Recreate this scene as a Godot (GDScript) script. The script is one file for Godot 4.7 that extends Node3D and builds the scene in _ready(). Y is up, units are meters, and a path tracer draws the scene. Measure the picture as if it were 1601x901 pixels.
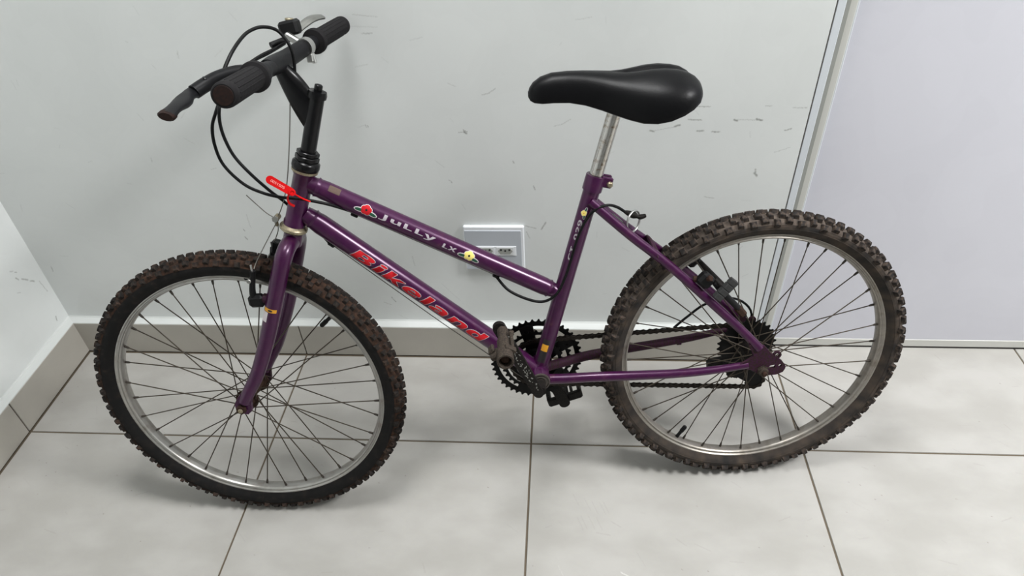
extends Node3D
# A worn purple bicycle leaning on a white wall in a tiled room.

const YO := 0.2979          # height of the rear hub in the bicycle's own axes
const WALL_Z := -1.285
const WALL_X := -1.285
var M := {}

# ------------------------------------------------------------------ mesh building
class MB:
	var v := PackedVector3Array()
	var n := PackedVector3Array()
	var uv := PackedVector2Array()
	func tri(a: Vector3, b: Vector3, c: Vector3, na: Vector3, nb: Vector3, nc: Vector3, ua := Vector2.ZERO, ub := Vector2.ZERO, uc := Vector2.ZERO) -> void:
		var g := (b - a).cross(c - a)
		if g.length_squared() < 1e-16:
			return
		if g.dot(na + nb + nc) > 0.0:
			v.append_array([a, c, b]); n.append_array([na, nc, nb]); uv.append_array([ua, uc, ub])
		else:
			v.append_array([a, b, c]); n.append_array([na, nb, nc]); uv.append_array([ua, ub, uc])
	func flat(a: Vector3, b: Vector3, c: Vector3, out: Vector3) -> void:
		var g := (b - a).cross(c - a).normalized()
		if g.dot(out) < 0.0:
			g = -g
		tri(a, b, c, g, g, g)
	func quad(a: Vector3, b: Vector3, c: Vector3, d: Vector3, out: Vector3) -> void:
		flat(a, b, c, out); flat(a, c, d, out)
	func squad(a: Vector3, b: Vector3, c: Vector3, d: Vector3, na: Vector3, nb: Vector3, nc: Vector3, nd: Vector3) -> void:
		tri(a, b, c, na, nb, nc); tri(a, c, d, na, nc, nd)
	func add(o: MB, t: Transform3D) -> MB:
		var bn := t.basis.inverse().transposed()
		for i in range(0, o.v.size(), 3):
			tri(t * o.v[i], t * o.v[i + 1], t * o.v[i + 2], (bn * o.n[i]).normalized(), (bn * o.n[i + 1]).normalized(), (bn * o.n[i + 2]).normalized(), o.uv[i], o.uv[i + 1], o.uv[i + 2])
		return self
	func mesh() -> ArrayMesh:
		var a := []
		a.resize(Mesh.ARRAY_MAX)
		a[Mesh.ARRAY_VERTEX] = v; a[Mesh.ARRAY_NORMAL] = n; a[Mesh.ARRAY_TEX_UV] = uv
		var m := ArrayMesh.new()
		m.add_surface_from_arrays(Mesh.PRIMITIVE_TRIANGLES, a)
		return m
	# box with chamfered edges, centre c, half sizes h, in the axes of basis b
	func box(c: Vector3, h: Vector3, bev := 0.0, b := Basis()) -> MB:
		bev = minf(bev, minf(h.x, minf(h.y, h.z)) * 0.9)
		var ax := [Vector3.RIGHT, Vector3.UP, Vector3.BACK]
		for i in 3:
			var j := (i + 1) % 3
			var k := (i + 2) % 3
			for s in [-1.0, 1.0]:
				var o: Vector3 = ax[i] * s
				var q := []
				for e in [[-1, -1], [1, -1], [1, 1], [-1, 1]]:
					q.append(c + b * (o * h[i] + ax[j] * e[0] * (h[j] - bev) + ax[k] * e[1] * (h[k] - bev)))
				quad(q[0], q[1], q[2], q[3], b * o)
				if bev > 0.0:
					for s2 in [-1.0, 1.0]:
						var o2: Vector3 = ax[j] * s2
						var p := []
						for e in [-1.0, 1.0]:
							p.append(c + b * (o * h[i] + o2 * (h[j] - bev) + ax[k] * e * (h[k] - bev)))
						for e in [1.0, -1.0]:
							p.append(c + b * (o * (h[i] - bev) + o2 * h[j] + ax[k] * e * (h[k] - bev)))
						quad(p[0], p[1], p[2], p[3], b * (o + o2))
		if bev > 0.0:
			for x in [-1.0, 1.0]:
				for y in [-1.0, 1.0]:
					for z in [-1.0, 1.0]:
						var w := Vector3(x, y, z)
						flat(c + b * (w * Vector3(h.x, h.y - bev, h.z - bev)), c + b * (w * Vector3(h.x - bev, h.y, h.z - bev)), c + b * (w * Vector3(h.x - bev, h.y - bev, h.z)), b * w)
		return self
	# round tube swept along points; r is one radius or one per point; sq flattens along the second frame axis
	func tube(pts: Array, r, seg := 12, caps := true, sq := 1.0, up := Vector3.ZERO) -> MB:
		var np := pts.size()
		var rings := []
		var norms := []
		var t0: Vector3 = (pts[1] - pts[0]).normalized()
		var a: Vector3 = up if up != Vector3.ZERO else (Vector3.UP if absf(t0.y) < 0.9 else Vector3.RIGHT)
		a = (a - t0 * a.dot(t0)).normalized()
		for i in np:
			var t: Vector3
			if i == 0: t = t0
			elif i == np - 1: t = (pts[i] - pts[i - 1]).normalized()
			else: t = ((pts[i + 1] - pts[i]).normalized() + (pts[i] - pts[i - 1]).normalized()).normalized()
			a = (a - t * a.dot(t)).normalized()
			var bb := t.cross(a)
			var rr: float = r[i] if r is Array else r
			var ring := []
			var nr := []
			for k in seg:
				var th := TAU * k / seg
				ring.append(pts[i] + (a * cos(th) * sq + bb * sin(th)) * rr)
				nr.append((a * cos(th) / sq + bb * sin(th)).normalized())
			rings.append(ring); norms.append(nr)
		for i in np - 1:
			for k in seg:
				var l := (k + 1) % seg
				squad(rings[i][k], rings[i][l], rings[i + 1][l], rings[i + 1][k], norms[i][k], norms[i][l], norms[i + 1][l], norms[i + 1][k])
		if caps:
			for k in seg:
				var l := (k + 1) % seg
				flat(pts[0], rings[0][k], rings[0][l], pts[0] - pts[1])
				flat(pts[np - 1], rings[np - 1][k], rings[np - 1][l], pts[np - 1] - pts[np - 2])
		return self
	# profile of (radius, height) turned round the axis through o along ax; sharp edges stay sharp
	func lathe(o: Vector3, ax: Vector3, prof: Array, seg := 24, smooth := false) -> MB:
		ax = ax.normalized()
		var a := Vector3.UP if absf(ax.y) < 0.9 else Vector3.RIGHT
		a = (a - ax * a.dot(ax)).normalized()
		var b := ax.cross(a)
		var pn := []
		for i in prof.size() - 1:
			var d: Vector2 = prof[i + 1] - prof[i]
			pn.append(Vector2(d.y, -d.x).normalized())
		for i in prof.size() - 1:
			var n0: Vector2 = pn[i]
			var n1: Vector2 = pn[i]
			if smooth or pn[i].dot(pn[maxi(i - 1, 0)]) > 0.75: n0 = (pn[i] + pn[maxi(i - 1, 0)]).normalized()
			if smooth or pn[i].dot(pn[mini(i + 1, pn.size() - 1)]) > 0.75: n1 = (pn[i] + pn[mini(i + 1, pn.size() - 1)]).normalized()
			for k in seg:
				var t := TAU * k / seg
				var s := TAU * (k + 1) / seg
				var e := a * cos(t) + b * sin(t)
				var f := a * cos(s) + b * sin(s)
				var p: Vector2 = prof[i]
				var q: Vector2 = prof[i + 1]
				squad(o + e * p.x + ax * p.y, o + f * p.x + ax * p.y, o + f * q.x + ax * q.y, o + e * q.x + ax * q.y,
					e * n0.x + ax * n0.y, f * n0.x + ax * n0.y, f * n1.x + ax * n1.y, e * n1.x + ax * n1.y)
		return self
	func cyl(p: Vector3, q: Vector3, r: float, seg := 16, bev := 0.0) -> MB:
		var l := (q - p).length()
		if bev > 0.0:
			return lathe(p, q - p, [Vector2(0, 0), Vector2(r - bev, 0), Vector2(r, bev), Vector2(r, l - bev), Vector2(r - bev, l), Vector2(0, l)], seg)
		return lathe(p, q - p, [Vector2(0, 0), Vector2(r, 0), Vector2(r, l), Vector2(0, l)], seg)
	# flat polygon of (x, y) extruded from z0 to z1
	func prism(poly: PackedVector2Array, z0: float, z1: float, t := Transform3D()) -> MB:
		var ix := Geometry2D.triangulate_polygon(poly)
		for i in range(0, ix.size(), 3):
			for z in [z0, z1]:
				var s := 1.0 if z == maxf(z0, z1) else -1.0
				flat(t * Vector3(poly[ix[i]].x, poly[ix[i]].y, z), t * Vector3(poly[ix[i + 1]].x, poly[ix[i + 1]].y, z), t * Vector3(poly[ix[i + 2]].x, poly[ix[i + 2]].y, z), t.basis * Vector3(0, 0, s))
		var cw := Geometry2D.is_polygon_clockwise(poly)
		for i in poly.size():
			var p := poly[i]
			var q := poly[(i + 1) % poly.size()]
			var e := (q - p).orthogonal() * (1.0 if cw else -1.0)
			quad(t * Vector3(p.x, p.y, z0), t * Vector3(q.x, q.y, z0), t * Vector3(q.x, q.y, z1), t * Vector3(p.x, p.y, z1), t.basis * Vector3(e.x, e.y, 0) * -1.0)
		return self
	# ring in the xy plane with an outer edge given by radii at even angles
	func toothed(c: Vector3, inner: float, outer: Array, z0: float, z1: float) -> MB:
		var m := outer.size()
		for i in m:
			var t := TAU * i / m
			var s := TAU * ((i + 1) % m) / m
			var e := Vector3(cos(t), sin(t), 0)
			var f := Vector3(cos(s), sin(s), 0)
			var ro: float = outer[i]
			var so: float = outer[(i + 1) % m]
			for z in [z0, z1]:
				var o := Vector3(0, 0, 1.0 if z > (z0 + z1) / 2 else -1.0)
				quad(c + e * inner + Vector3(0, 0, z), c + e * ro + Vector3(0, 0, z), c + f * so + Vector3(0, 0, z), c + f * inner + Vector3(0, 0, z), o)
			var d0 := Vector3(0, 0, z0)
			var d1 := Vector3(0, 0, z1)
			quad(c + e * ro + d0, c + f * so + d0, c + f * so + d1, c + e * ro + d1, e + f)
			quad(c + e * inner + d0, c + f * inner + d0, c + f * inner + d1, c + e * inner + d1, -e - f)
		return self

func V(x: float, y: float, z: float) -> Vector3:
	return Vector3(x, y, z)

# smooth curve through points
func curve(pts: Array, per := 6) -> Array:
	var o := []
	for i in pts.size() - 1:
		var p0: Vector3 = pts[maxi(i - 1, 0)]
		var p1: Vector3 = pts[i]
		var p2: Vector3 = pts[i + 1]
		var p3: Vector3 = pts[mini(i + 2, pts.size() - 1)]
		for k in per:
			o.append(p1.cubic_interpolate(p2, p0, p3, float(k) / per))
	o.append(pts[-1])
	return o

# ------------------------------------------------------------------ scene objects
func put(called: String, m, mat: Material, parent: Node = self, at := Transform3D()) -> MeshInstance3D:
	var o := MeshInstance3D.new()
	o.name = numbered(called, parent)
	o.mesh = m.mesh() if m is MB else m
	o.material_override = mat
	o.transform = at
	parent.add_child(o, true)
	return o

func numbered(called: String, parent: Node) -> String:
	if not parent.has_meta("counts"):
		parent.set_meta("counts", {})
	var c: Dictionary = parent.get_meta("counts")
	var k: int = c.get(called, 0)
	c[called] = k + 1
	return called if k == 0 else "%s_%03d" % [called, k]

func thing(called: String, label: String, category: String, at := Transform3D()) -> Node3D:
	var o := Node3D.new()
	o.name = numbered(called, self)
	o.transform = at
	o.set_meta("label", label); o.set_meta("category", category)
	add_child(o, true)
	return o

func struct(called: String, m, mat: Material, label: String, category: String) -> MeshInstance3D:
	var o := put(called, m, mat)
	o.set_meta("kind", "structure"); o.set_meta("label", label); o.set_meta("category", category)
	return o

func mat(c: Color, rough := 0.6, metal := 0.0) -> StandardMaterial3D:
	var m := StandardMaterial3D.new()
	m.albedo_color = c; m.roughness = rough; m.metallic = metal
	return m

func dark(c: Color, rough: float, spec: float) -> StandardMaterial3D:
	var m := mat(c, rough)
	m.metallic_specular = spec
	return m

func noise_tex(seed_: int, freq: float, stops: Array, oct := 4, size := 512) -> NoiseTexture2D:
	var f := FastNoiseLite.new()
	f.seed = seed_; f.frequency = freq; f.fractal_octaves = oct
	f.noise_type = FastNoiseLite.TYPE_SIMPLEX_SMOOTH
	var t := NoiseTexture2D.new()
	t.width = size; t.height = size; t.seamless = true; t.noise = f
	var g := Gradient.new()
	g.offsets = PackedFloat32Array(stops.map(func(s): return s[0]))
	g.colors = PackedColorArray(stops.map(func(s): return s[1]))
	t.color_ramp = g
	return t

func bump_tex(seed_: int, freq: float, strength: float, size := 512) -> NoiseTexture2D:
	var f := FastNoiseLite.new()
	f.seed = seed_; f.frequency = freq; f.fractal_octaves = 4
	var t := NoiseTexture2D.new()
	t.width = size; t.height = size; t.seamless = true; t.noise = f
	t.as_normal_map = true; t.bump_strength = strength
	return t

func noisy(tex: Texture2D, scale: float, rough: float, metal := 0.0) -> StandardMaterial3D:
	var m := mat(Color.WHITE, rough, metal)
	m.metallic_specular = 0.3
	m.albedo_texture = tex
	m.uv1_triplanar = true
	m.uv1_scale = Vector3.ONE * scale
	return m

func c8(r: int, g: int, b: int) -> Color:
	return Color(r / 255.0, g / 255.0, b / 255.0)

func materials() -> void:
	var paint := noisy(noise_tex(3, 0.012, [[0.0, c8(54, 7, 51)], [0.5, c8(61, 9, 58)], [0.74, c8(66, 16, 60)], [0.86, c8(76, 34, 62)], [1.0, c8(90, 60, 66)]], 5), 7.0, 0.3, 0.3)
	paint.clearcoat_enabled = true; paint.metallic_specular = 0.4; paint.clearcoat = 0.45; paint.clearcoat_roughness = 0.22
	M.paint = paint
	M.rusty_paint = noisy(noise_tex(8, 0.03, [[0.0, c8(52, 18, 52)], [0.4, c8(54, 22, 48)], [0.55, c8(48, 30, 30)], [0.75, c8(34, 26, 24)], [1.0, c8(66, 48, 40)]], 4), 12.0, 0.6, 0.1)
	M.black_metal = dark(c8(9, 9, 11), 0.25, 0.36)
	M.satin_black = dark(c8(22, 22, 24), 0.45, 0.25)
	M.plastic = dark(c8(17, 17, 18), 0.5, 0.3)
	M.grey_plastic = dark(c8(54, 54, 54), 0.7, 0.3)
	M.grip = dark(c8(32, 31, 32), 0.75, 0.2)
	M.grip_end = noisy(noise_tex(5, 0.02, [[0.0, c8(26, 21, 20)], [1.0, c8(46, 29, 24)]]), 20.0, 0.8)
	M.housing = dark(c8(11, 11, 12), 0.4, 0.3)
	M.wire = mat(c8(112, 110, 104), 0.45, 0.7)
	M.chrome = noisy(noise_tex(11, 0.03, [[0.0, c8(196, 195, 192)], [0.66, c8(188, 185, 180)], [0.8, c8(140, 124, 106)], [1.0, c8(84, 70, 56)]], 5), 5.0, 0.14, 1.0)
	M.steel = mat(c8(150, 150, 146), 0.35, 0.9)
	M.bright = mat(c8(190, 190, 188), 0.34, 1.0)
	M.brass = noisy(noise_tex(12, 0.03, [[0.0, c8(150, 140, 118)], [0.5, c8(160, 152, 130)], [1.0, c8(100, 82, 58)]]), 20.0, 0.4, 0.8)
	M.rim = noisy(noise_tex(21, 0.02, [[0.0, c8(172, 171, 168)], [0.6, c8(164, 162, 158)], [1.0, c8(138, 132, 124)]], 5), 3.0, 0.3, 0.85)
	M.rim_dirty = noisy(noise_tex(22, 0.02, [[0.0, c8(132, 129, 124)], [0.5, c8(152, 147, 140)], [1.0, c8(112, 104, 95)]], 5), 3.0, 0.36, 0.8)
	M.spoke = mat(c8(60, 52, 42), 0.5, 0.4)
	M.nipple = mat(c8(60, 54, 48), 0.6, 0.4)
	M.rust = noisy(noise_tex(31, 0.03, [[0.0, c8(36, 26, 23)], [0.5, c8(54, 38, 31)], [1.0, c8(78, 57, 45)]]), 25.0, 0.85, 0.1)
	M.grime = noisy(noise_tex(32, 0.03, [[0.0, c8(14, 13, 13)], [0.5, c8(23, 21, 20)], [1.0, c8(52, 44, 38)]]), 20.0, 0.6, 0.15)
	M.grey_grime = noisy(noise_tex(33, 0.03, [[0.0, c8(34, 30, 27)], [0.5, c8(58, 51, 45)], [1.0, c8(92, 80, 70)]]), 14.0, 0.8)
	M.worn = mat(c8(74, 68, 64), 0.4, 0.4)
	M.oily = dark(c8(10, 10, 10), 0.45, 0.25)
	M.chain = noisy(noise_tex(34, 0.05, [[0.0, c8(24, 22, 20)], [0.6, c8(40, 36, 32)], [1.0, c8(72, 62, 52)]]), 30.0, 0.5, 0.5)
	M.tyre_front = noisy(noise_tex(41, 0.015, [[0.0, c8(16, 16, 16)], [0.6, c8(21, 20, 20)], [0.82, c8(36, 31, 28)], [1.0, c8(52, 42, 36)]], 5), 6.0, 0.7)
	M.tyre_rear = noisy(noise_tex(42, 0.012, [[0.0, c8(30, 30, 32)], [0.35, c8(48, 44, 41)], [0.65, c8(66, 58, 52)], [1.0, c8(86, 73, 62)]], 5), 4.0, 0.75)
	M.knob_front = []
	M.knob_rear = []
	for i in 3:
		M.knob_front.append(noisy(noise_tex(51 + i, 0.03, [[0.0, c8(25, 24, 23)], [0.45, c8(35, 32, 30)], [0.7, c8(50, 41, 36)], [1.0, c8(80, 58, 46)]], 4, 256), 9.0 + 3 * i, 0.85))
		M.knob_rear.append(noisy(noise_tex(61 + i, 0.03, [[0.0, c8(26, 25, 25)], [0.45, c8(42, 38, 36)], [0.75, c8(66, 57, 51)], [1.0, c8(92, 74, 60)]], 4, 256), 9.0 + 3 * i, 0.8))
	M.mud_front = noisy(noise_tex(71, 0.02, [[0.0, c8(24, 21, 20)], [0.4, c8(42, 33, 28)], [0.7, c8(66, 47, 37)], [1.0, c8(88, 61, 46)]], 5), 8.0, 0.95)
	M.mud_rear = noisy(noise_tex(72, 0.02, [[0.0, c8(50, 46, 44)], [0.5, c8(80, 72, 66)], [1.0, c8(104, 92, 82)]], 5), 8.0, 0.9)
	M.vinyl = dark(c8(9, 9, 11), 0.38, 0.28)
	M.vinyl.normal_enabled = true
	M.vinyl.normal_texture = bump_tex(81, 0.06, 1.5)
	M.vinyl.normal_scale = 0.35
	M.vinyl.uv1_triplanar = true
	M.vinyl.uv1_scale = Vector3.ONE * 9.0
	M.red = dark(c8(206, 14, 18), 0.4, 0.3)
	M.seal_print = mat(c8(250, 190, 186), 0.6)
	M.red_ink = noisy(noise_tex(91, 0.03, [[0.0, c8(176, 24, 34)], [0.8, c8(196, 34, 42)], [1.0, c8(150, 50, 60)]]), 30.0, 0.45)
	M.silver_ink = noisy(noise_tex(92, 0.04, [[0.0, c8(178, 172, 176)], [0.7, c8(168, 160, 168)], [1.0, c8(128, 100, 124)]]), 30.0, 0.45)
	M.yellow_ink = mat(c8(214, 152, 34), 0.5)
	M.pale_yellow = mat(c8(232, 214, 120), 0.5)
	M.green_ink = mat(c8(24, 74, 52), 0.5)
	M.white_ink = mat(c8(208, 200, 204), 0.5)
	M.black_ink = mat(c8(28, 24, 26), 0.5)
	M.tape = noisy(noise_tex(93, 0.03, [[0.0, c8(84, 70, 64)], [1.0, c8(104, 88, 78)]]), 30.0, 0.8)
	M.plate = mat(c8(226, 229, 233), 0.35)
	M.plate_grey = mat(c8(178, 183, 190), 0.4)
	M.socket = mat(c8(208, 210, 212), 0.45)
	M.hole = mat(c8(26, 26, 28), 0.7)
	M.plaster = mat(c8(196, 199, 197), 0.7)
	M.grout = mat(c8(92, 82, 68), 0.9)
	M.ceiling = mat(c8(238, 238, 236), 0.9)
	M.door = noisy(noise_tex(95, 0.006, [[0.0, c8(202, 202, 210)], [1.0, c8(208, 208, 216)]], 3), 0.7, 0.5)
	M.frame_white = mat(c8(206, 211, 216), 0.4)
	M.frame_grey = mat(c8(150, 152, 147), 0.5)
	M.frame_beige = mat(c8(198, 198, 193), 0.5)
	M.dark_gap = mat(c8(70, 68, 66), 0.9)

# ------------------------------------------------------------------ wear on the wall and tiles
func stroke(im: Image, p: Vector2, q: Vector2, w: float, col: Color, strength: float, rng: RandomNumberGenerator) -> void:
	var steps := int(maxf(p.distance_to(q), 1.0)) + 1
	for i in steps + 1:
		var c := p.lerp(q, float(i) / steps) + Vector2(rng.randf_range(-0.5, 0.5), rng.randf_range(-0.5, 0.5))
		var k := strength * rng.randf_range(0.35, 1.0)
		var r := int(ceil(w))
		for dy in range(-r, r + 1):
			for dx in range(-r, r + 1):
				var x := int(c.x) + dx
				var y := int(c.y) + dy
				if x < 0 or y < 0 or x >= im.get_width() or y >= im.get_height():
					continue
				var f := clampf(1.0 - Vector2(dx, dy).length() / (w + 0.5), 0.0, 1.0) * k
				im.set_pixel(x, y, im.get_pixel(x, y).lerp(col, f))

func mottle(w: int, h: int, seed_: int, freq: float, lo: Color, hi: Color, oct := 5, aspect := 1.0) -> Image:
	var f := FastNoiseLite.new()
	f.seed = seed_; f.frequency = freq; f.fractal_octaves = oct
	f.noise_type = FastNoiseLite.TYPE_SIMPLEX_SMOOTH
	var g := f.get_image(int(w / aspect), h, false, false, false)
	g.resize(w, h, Image.INTERPOLATE_CUBIC)
	g.convert(Image.FORMAT_L8)
	var src := g.get_data()
	var dst := PackedByteArray()
	dst.resize(w * h * 3)
	var lut := []
	for i in 256:
		var c := lo.lerp(hi, smoothstep(0.2, 0.8, i / 255.0))
		lut.append([c.r8, c.g8, c.b8])
	for i in w * h:
		var c: Array = lut[src[i]]
		dst[i * 3] = c[0]; dst[i * 3 + 1] = c[1]; dst[i * 3 + 2] = c[2]
	return Image.create_from_data(w, h, false, Image.FORMAT_RGB8, dst)

# ------------------------------------------------------------------ room
func room() -> void:
	var rng := RandomNumberGenerator.new()
	rng.seed = 7
	# floor: recessed grout bed with 60 cm tiles
	var fl := struct("floor", MB.new().box(V(1.4, -0.062, 1.8), V(2.85, 0.06, 3.4)), M.grout, "brown grey grout bed under the pale porcelain floor tiles", "floor")
	var tiles := []
	for i in 3:
		var im := mottle(700, 700, 100 + i, 0.006, c8(157, 155, 150), c8(168, 166, 162), 5, 1.7)
		for k in 26:
			var p := Vector2(rng.randf_range(0, 700), rng.randf_range(0, 700))
			var d := Vector2.from_angle(rng.randf_range(-0.5, 1.2)) * rng.randf_range(5, 40)
			stroke(im, p, p + d, rng.randf_range(0.8, 1.5), c8(140, 137, 131), rng.randf_range(0.06, 0.22), rng)
		for k in 20:
			var p := Vector2(rng.randf_range(0, 700), rng.randf_range(0, 700))
			stroke(im, p, p + Vector2(2, 1), 1.0, c8(112, 107, 100), rng.randf_range(0.2, 0.6), rng)
		var m := dark(Color.WHITE, 0.68, 0.4)
		m.albedo_texture = ImageTexture.create_from_image(im)
		tiles.append(m)
	# the scuffed tile in the right foreground and the scratched one in the middle
	var xs := [-1.865, -1.265, -0.665, -0.065, 0.535, 1.135, 1.735, 2.335, 2.935, 3.535, 4.135]
	var zs := [-1.591, -0.991, -0.391, 0.209, 0.809, 1.409, 2.009, 2.609, 3.209, 3.809, 4.409, 5.009]
	for i in xs.size() - 1:
		for j in zs.size() - 1:
			var x0: float = maxf(xs[i], -1.2605)
			var x1: float = minf(xs[i + 1], 4.1)
			var z0: float = maxf(zs[j], -1.2605 if xs[i] < 0.5 else -1.5)
			var z1: float = minf(zs[j + 1], 5.0)
			if x1 - x0 < 0.05 or z1 - z0 < 0.05: continue
			var mm: Material = tiles[(i * 2 + j) % 3]
			if (i == 4 or i == 5) and j < 3 and j != 2 or (i == 3 and j == 1):
				var base: Image = tiles[(i * 2 + j) % 3].albedo_texture.get_image()
				var im: Image = base.duplicate()
				if i == 5 and j == 0:
					for k in 7:
						var p := Vector2(200 + k * 16 + rng.randf_range(-20, 20), 410 + k * 6 + rng.randf_range(-16, 16))
						stroke(im, p, p + Vector2(36, 26), 1.6, c8(132, 129, 124), 0.25, rng)
				if i == 3 and j == 1:
					stroke(im, Vector2(215, 350), Vector2(262, 376), 1.6, c8(212, 212, 208), 0.55, rng)
					stroke(im, Vector2(262, 376), Vector2(330, 384), 1.0, c8(206, 206, 202), 0.3, rng)
					stroke(im, Vector2(75, 340), Vector2(120, 440), 1.0, c8(204, 204, 200), 0.25, rng)
					for k in 9:
						var p := Vector2(110 + k * 9, 180 + rng.randf_range(-30, 40))
						stroke(im, p, p + Vector2(14, 34), 1.0, c8(150, 147, 142), 0.22, rng)
				var m := dark(Color.WHITE, 0.68, 0.4)
				m.albedo_texture = ImageTexture.create_from_image(im)
				mm = m
			var w := MB.new()
			var g := 0.0019
			var a := V(x0 + g, 0, z0 + g)
			var b := V(x1 - g, 0, z1 - g)
			var e := 0.0008
			var up := Vector3.UP
			var q := [V(a.x + e, 0, a.z + e), V(b.x - e, 0, a.z + e), V(b.x - e, 0, b.z - e), V(a.x + e, 0, b.z - e)]
			var o := [V(a.x, -0.0012, a.z), V(b.x, -0.0012, a.z), V(b.x, -0.0012, b.z), V(a.x, -0.0012, b.z)]
			var uvs := []
			for p in q: uvs.append(Vector2((p.x - xs[i]) / 0.6, (p.z - zs[j]) / 0.6))
			w.tri(q[0], q[1], q[2], up, up, up, uvs[0], uvs[1], uvs[2])
			w.tri(q[0], q[2], q[3], up, up, up, uvs[0], uvs[2], uvs[3])
			var c := (a + b) / 2
			for k in 4:
				var l := (k + 1) % 4
				var outw: Vector3 = (q[k] + q[l]) / 2 - c
				w.quad(q[k], q[l], o[l], o[k], outw + Vector3.UP * 0.3)
				w.quad(o[k], o[l], o[l] - Vector3.UP * 0.006, o[k] - Vector3.UP * 0.006, outw)
			put("floor_tile", w, mm, fl)
	put("floor_tile", MB.new().box(V(0.5045, -0.0035, -1.385), V(0.0285, 0.0035, 0.1225), 0.0008), noisy(noise_tex(212, 0.006, [[0.0, c8(157, 155, 150)], [1.0, c8(168, 166, 162)]]), 1.6, 0.68), fl)
	# walls
	var im := mottle(1760, 1200, 200, 0.0025, c8(212, 215, 214), c8(218, 221, 220), 4)
	var dark_mark := c8(120, 122, 118)
	var mk := func(x0: float, y0: float, x1: float, y1: float, w: float, s: float) -> void:
		stroke(im, Vector2((x0 - WALL_X) * 1000, 1200 - y0 * 1000), Vector2((x1 - WALL_X) * 1000, 1200 - y1 * 1000), w, dark_mark, s, rng)
	for s in SCUFFS:
		mk.call(s[0], s[1], s[2], s[3], s[4], s[5] * 0.75)
	for k in 60:
		var x := rng.randf_range(-1.28, 0.47)
		var y := rng.randf_range(0.12, 0.95)
		mk.call(x, y, x + rng.randf_range(-0.02, 0.02), y + rng.randf_range(-0.02, 0.02), 1.0, rng.randf_range(0.02, 0.09))
	var wm := mat(Color.WHITE, 0.55)
	wm.albedo_texture = ImageTexture.create_from_image(im)
	M.wall = wm
	var plain := noisy(noise_tex(201, 0.004, [[0.0, c8(212, 215, 214)], [1.0, c8(218, 221, 220)]]), 0.5, 0.55)
	var wb := MB.new()
	var zf := WALL_Z
	var wx := 0.475
	# lower part with its scuffs, then the plain part above, with the wall's thickness behind
	wb.tri(V(WALL_X, 0, zf), V(wx, 0, zf), V(wx, 1.2, zf), V(0, 0, 1), V(0, 0, 1), V(0, 0, 1), Vector2(0, 1), Vector2(1, 1), Vector2(1, 0))
	wb.tri(V(WALL_X, 0, zf), V(wx, 1.2, zf), V(WALL_X, 1.2, zf), V(0, 0, 1), V(0, 0, 1), V(0, 0, 1), Vector2(0, 1), Vector2(1, 0), Vector2(0, 0))
	wb.quad(V(wx, 0, zf), V(wx, 0, zf - 0.16), V(wx, 1.2, zf - 0.16), V(wx, 1.2, zf), Vector3.RIGHT)
	wb.quad(V(WALL_X, 0, zf - 0.16), V(wx, 0, zf - 0.16), V(wx, 1.2, zf - 0.16), V(WALL_X, 1.2, zf - 0.16), Vector3.FORWARD)
	wb.quad(V(WALL_X, 0, zf), V(WALL_X, 0, zf - 0.16), V(WALL_X, 1.2, zf - 0.16), V(WALL_X, 1.2, zf), Vector3.LEFT)
	struct("wall_back", wb, wm, "off white painted wall with grey scuff marks behind the bicycle", "wall")
	var upper := MB.new()
	upper.box(V((WALL_X + wx) / 2, 1.95, zf - 0.08), V((wx - WALL_X) / 2, 0.75, 0.08))
	upper.box(V((wx + 4.2) / 2, 2.42, zf - 0.08), V((4.2 - wx) / 2, 0.28, 0.08))
	upper.box(V(2.9, 1.07, zf - 0.08), V(1.3, 1.07, 0.08))
	struct("wall_back_upper", upper, plain, "off white painted wall above and beside the door", "wall")
	var li := mottle(1000, 1000, 220, 0.003, c8(212, 215, 214), c8(218, 221, 220), 4)
	for k in [[-1.209, 0.296, -1.214, 0.286, 2.0, 0.3], [-1.222, 0.282, -1.236, 0.268, 2.5, 0.28], [-1.240, 0.262, -1.250, 0.252, 2.5, 0.3], [-1.2497, 0.138, -1.246, 0.126, 1.8, 0.5], [-1.215, 0.308, -1.221, 0.303, 1.2, 0.4], [-1.262, 0.243, -1.268, 0.205, 1.5, 0.22], [-1.205, 0.318, -1.213, 0.312, 2.0, 0.15], [-1.19, 0.265, -1.2, 0.258, 1.5, 0.15]]:
		stroke(li, Vector2((k[0] - WALL_Z) * 1000, 1000 - k[1] * 1000), Vector2((k[2] - WALL_Z) * 1000, 1000 - k[3] * 1000), k[4], dark_mark, k[5], rng)
	var lm := mat(Color.WHITE, 0.55)
	lm.albedo_texture = ImageTexture.create_from_image(li)
	var wl := MB.new()
	var ex := Vector3.RIGHT
	wl.tri(V(WALL_X, 0, WALL_Z), V(WALL_X, 0, WALL_Z + 1), V(WALL_X, 1, WALL_Z + 1), ex, ex, ex, Vector2(0, 1), Vector2(1, 1), Vector2(1, 0))
	wl.tri(V(WALL_X, 0, WALL_Z), V(WALL_X, 1, WALL_Z + 1), V(WALL_X, 1, WALL_Z), ex, ex, ex, Vector2(0, 1), Vector2(1, 0), Vector2(0, 0))
	var bx := WALL_X - 0.16
	wl.quad(V(bx, 0, WALL_Z), V(bx, 0, WALL_Z + 1), V(bx, 1, WALL_Z + 1), V(bx, 1, WALL_Z), Vector3.LEFT)
	struct("wall_left", wl, lm, "off white side wall with faint scuffs at the left corner", "wall")
	struct("wall_left_upper", MB.new().box(V(WALL_X - 0.08, 1.85, 1.8), V(0.08, 0.85, 3.3)).box(V(WALL_X - 0.08, 0.5, 2.4075), V(0.08, 0.5, 2.6925)), plain, "off white side wall, upper and nearer part on the left", "wall")
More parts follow.
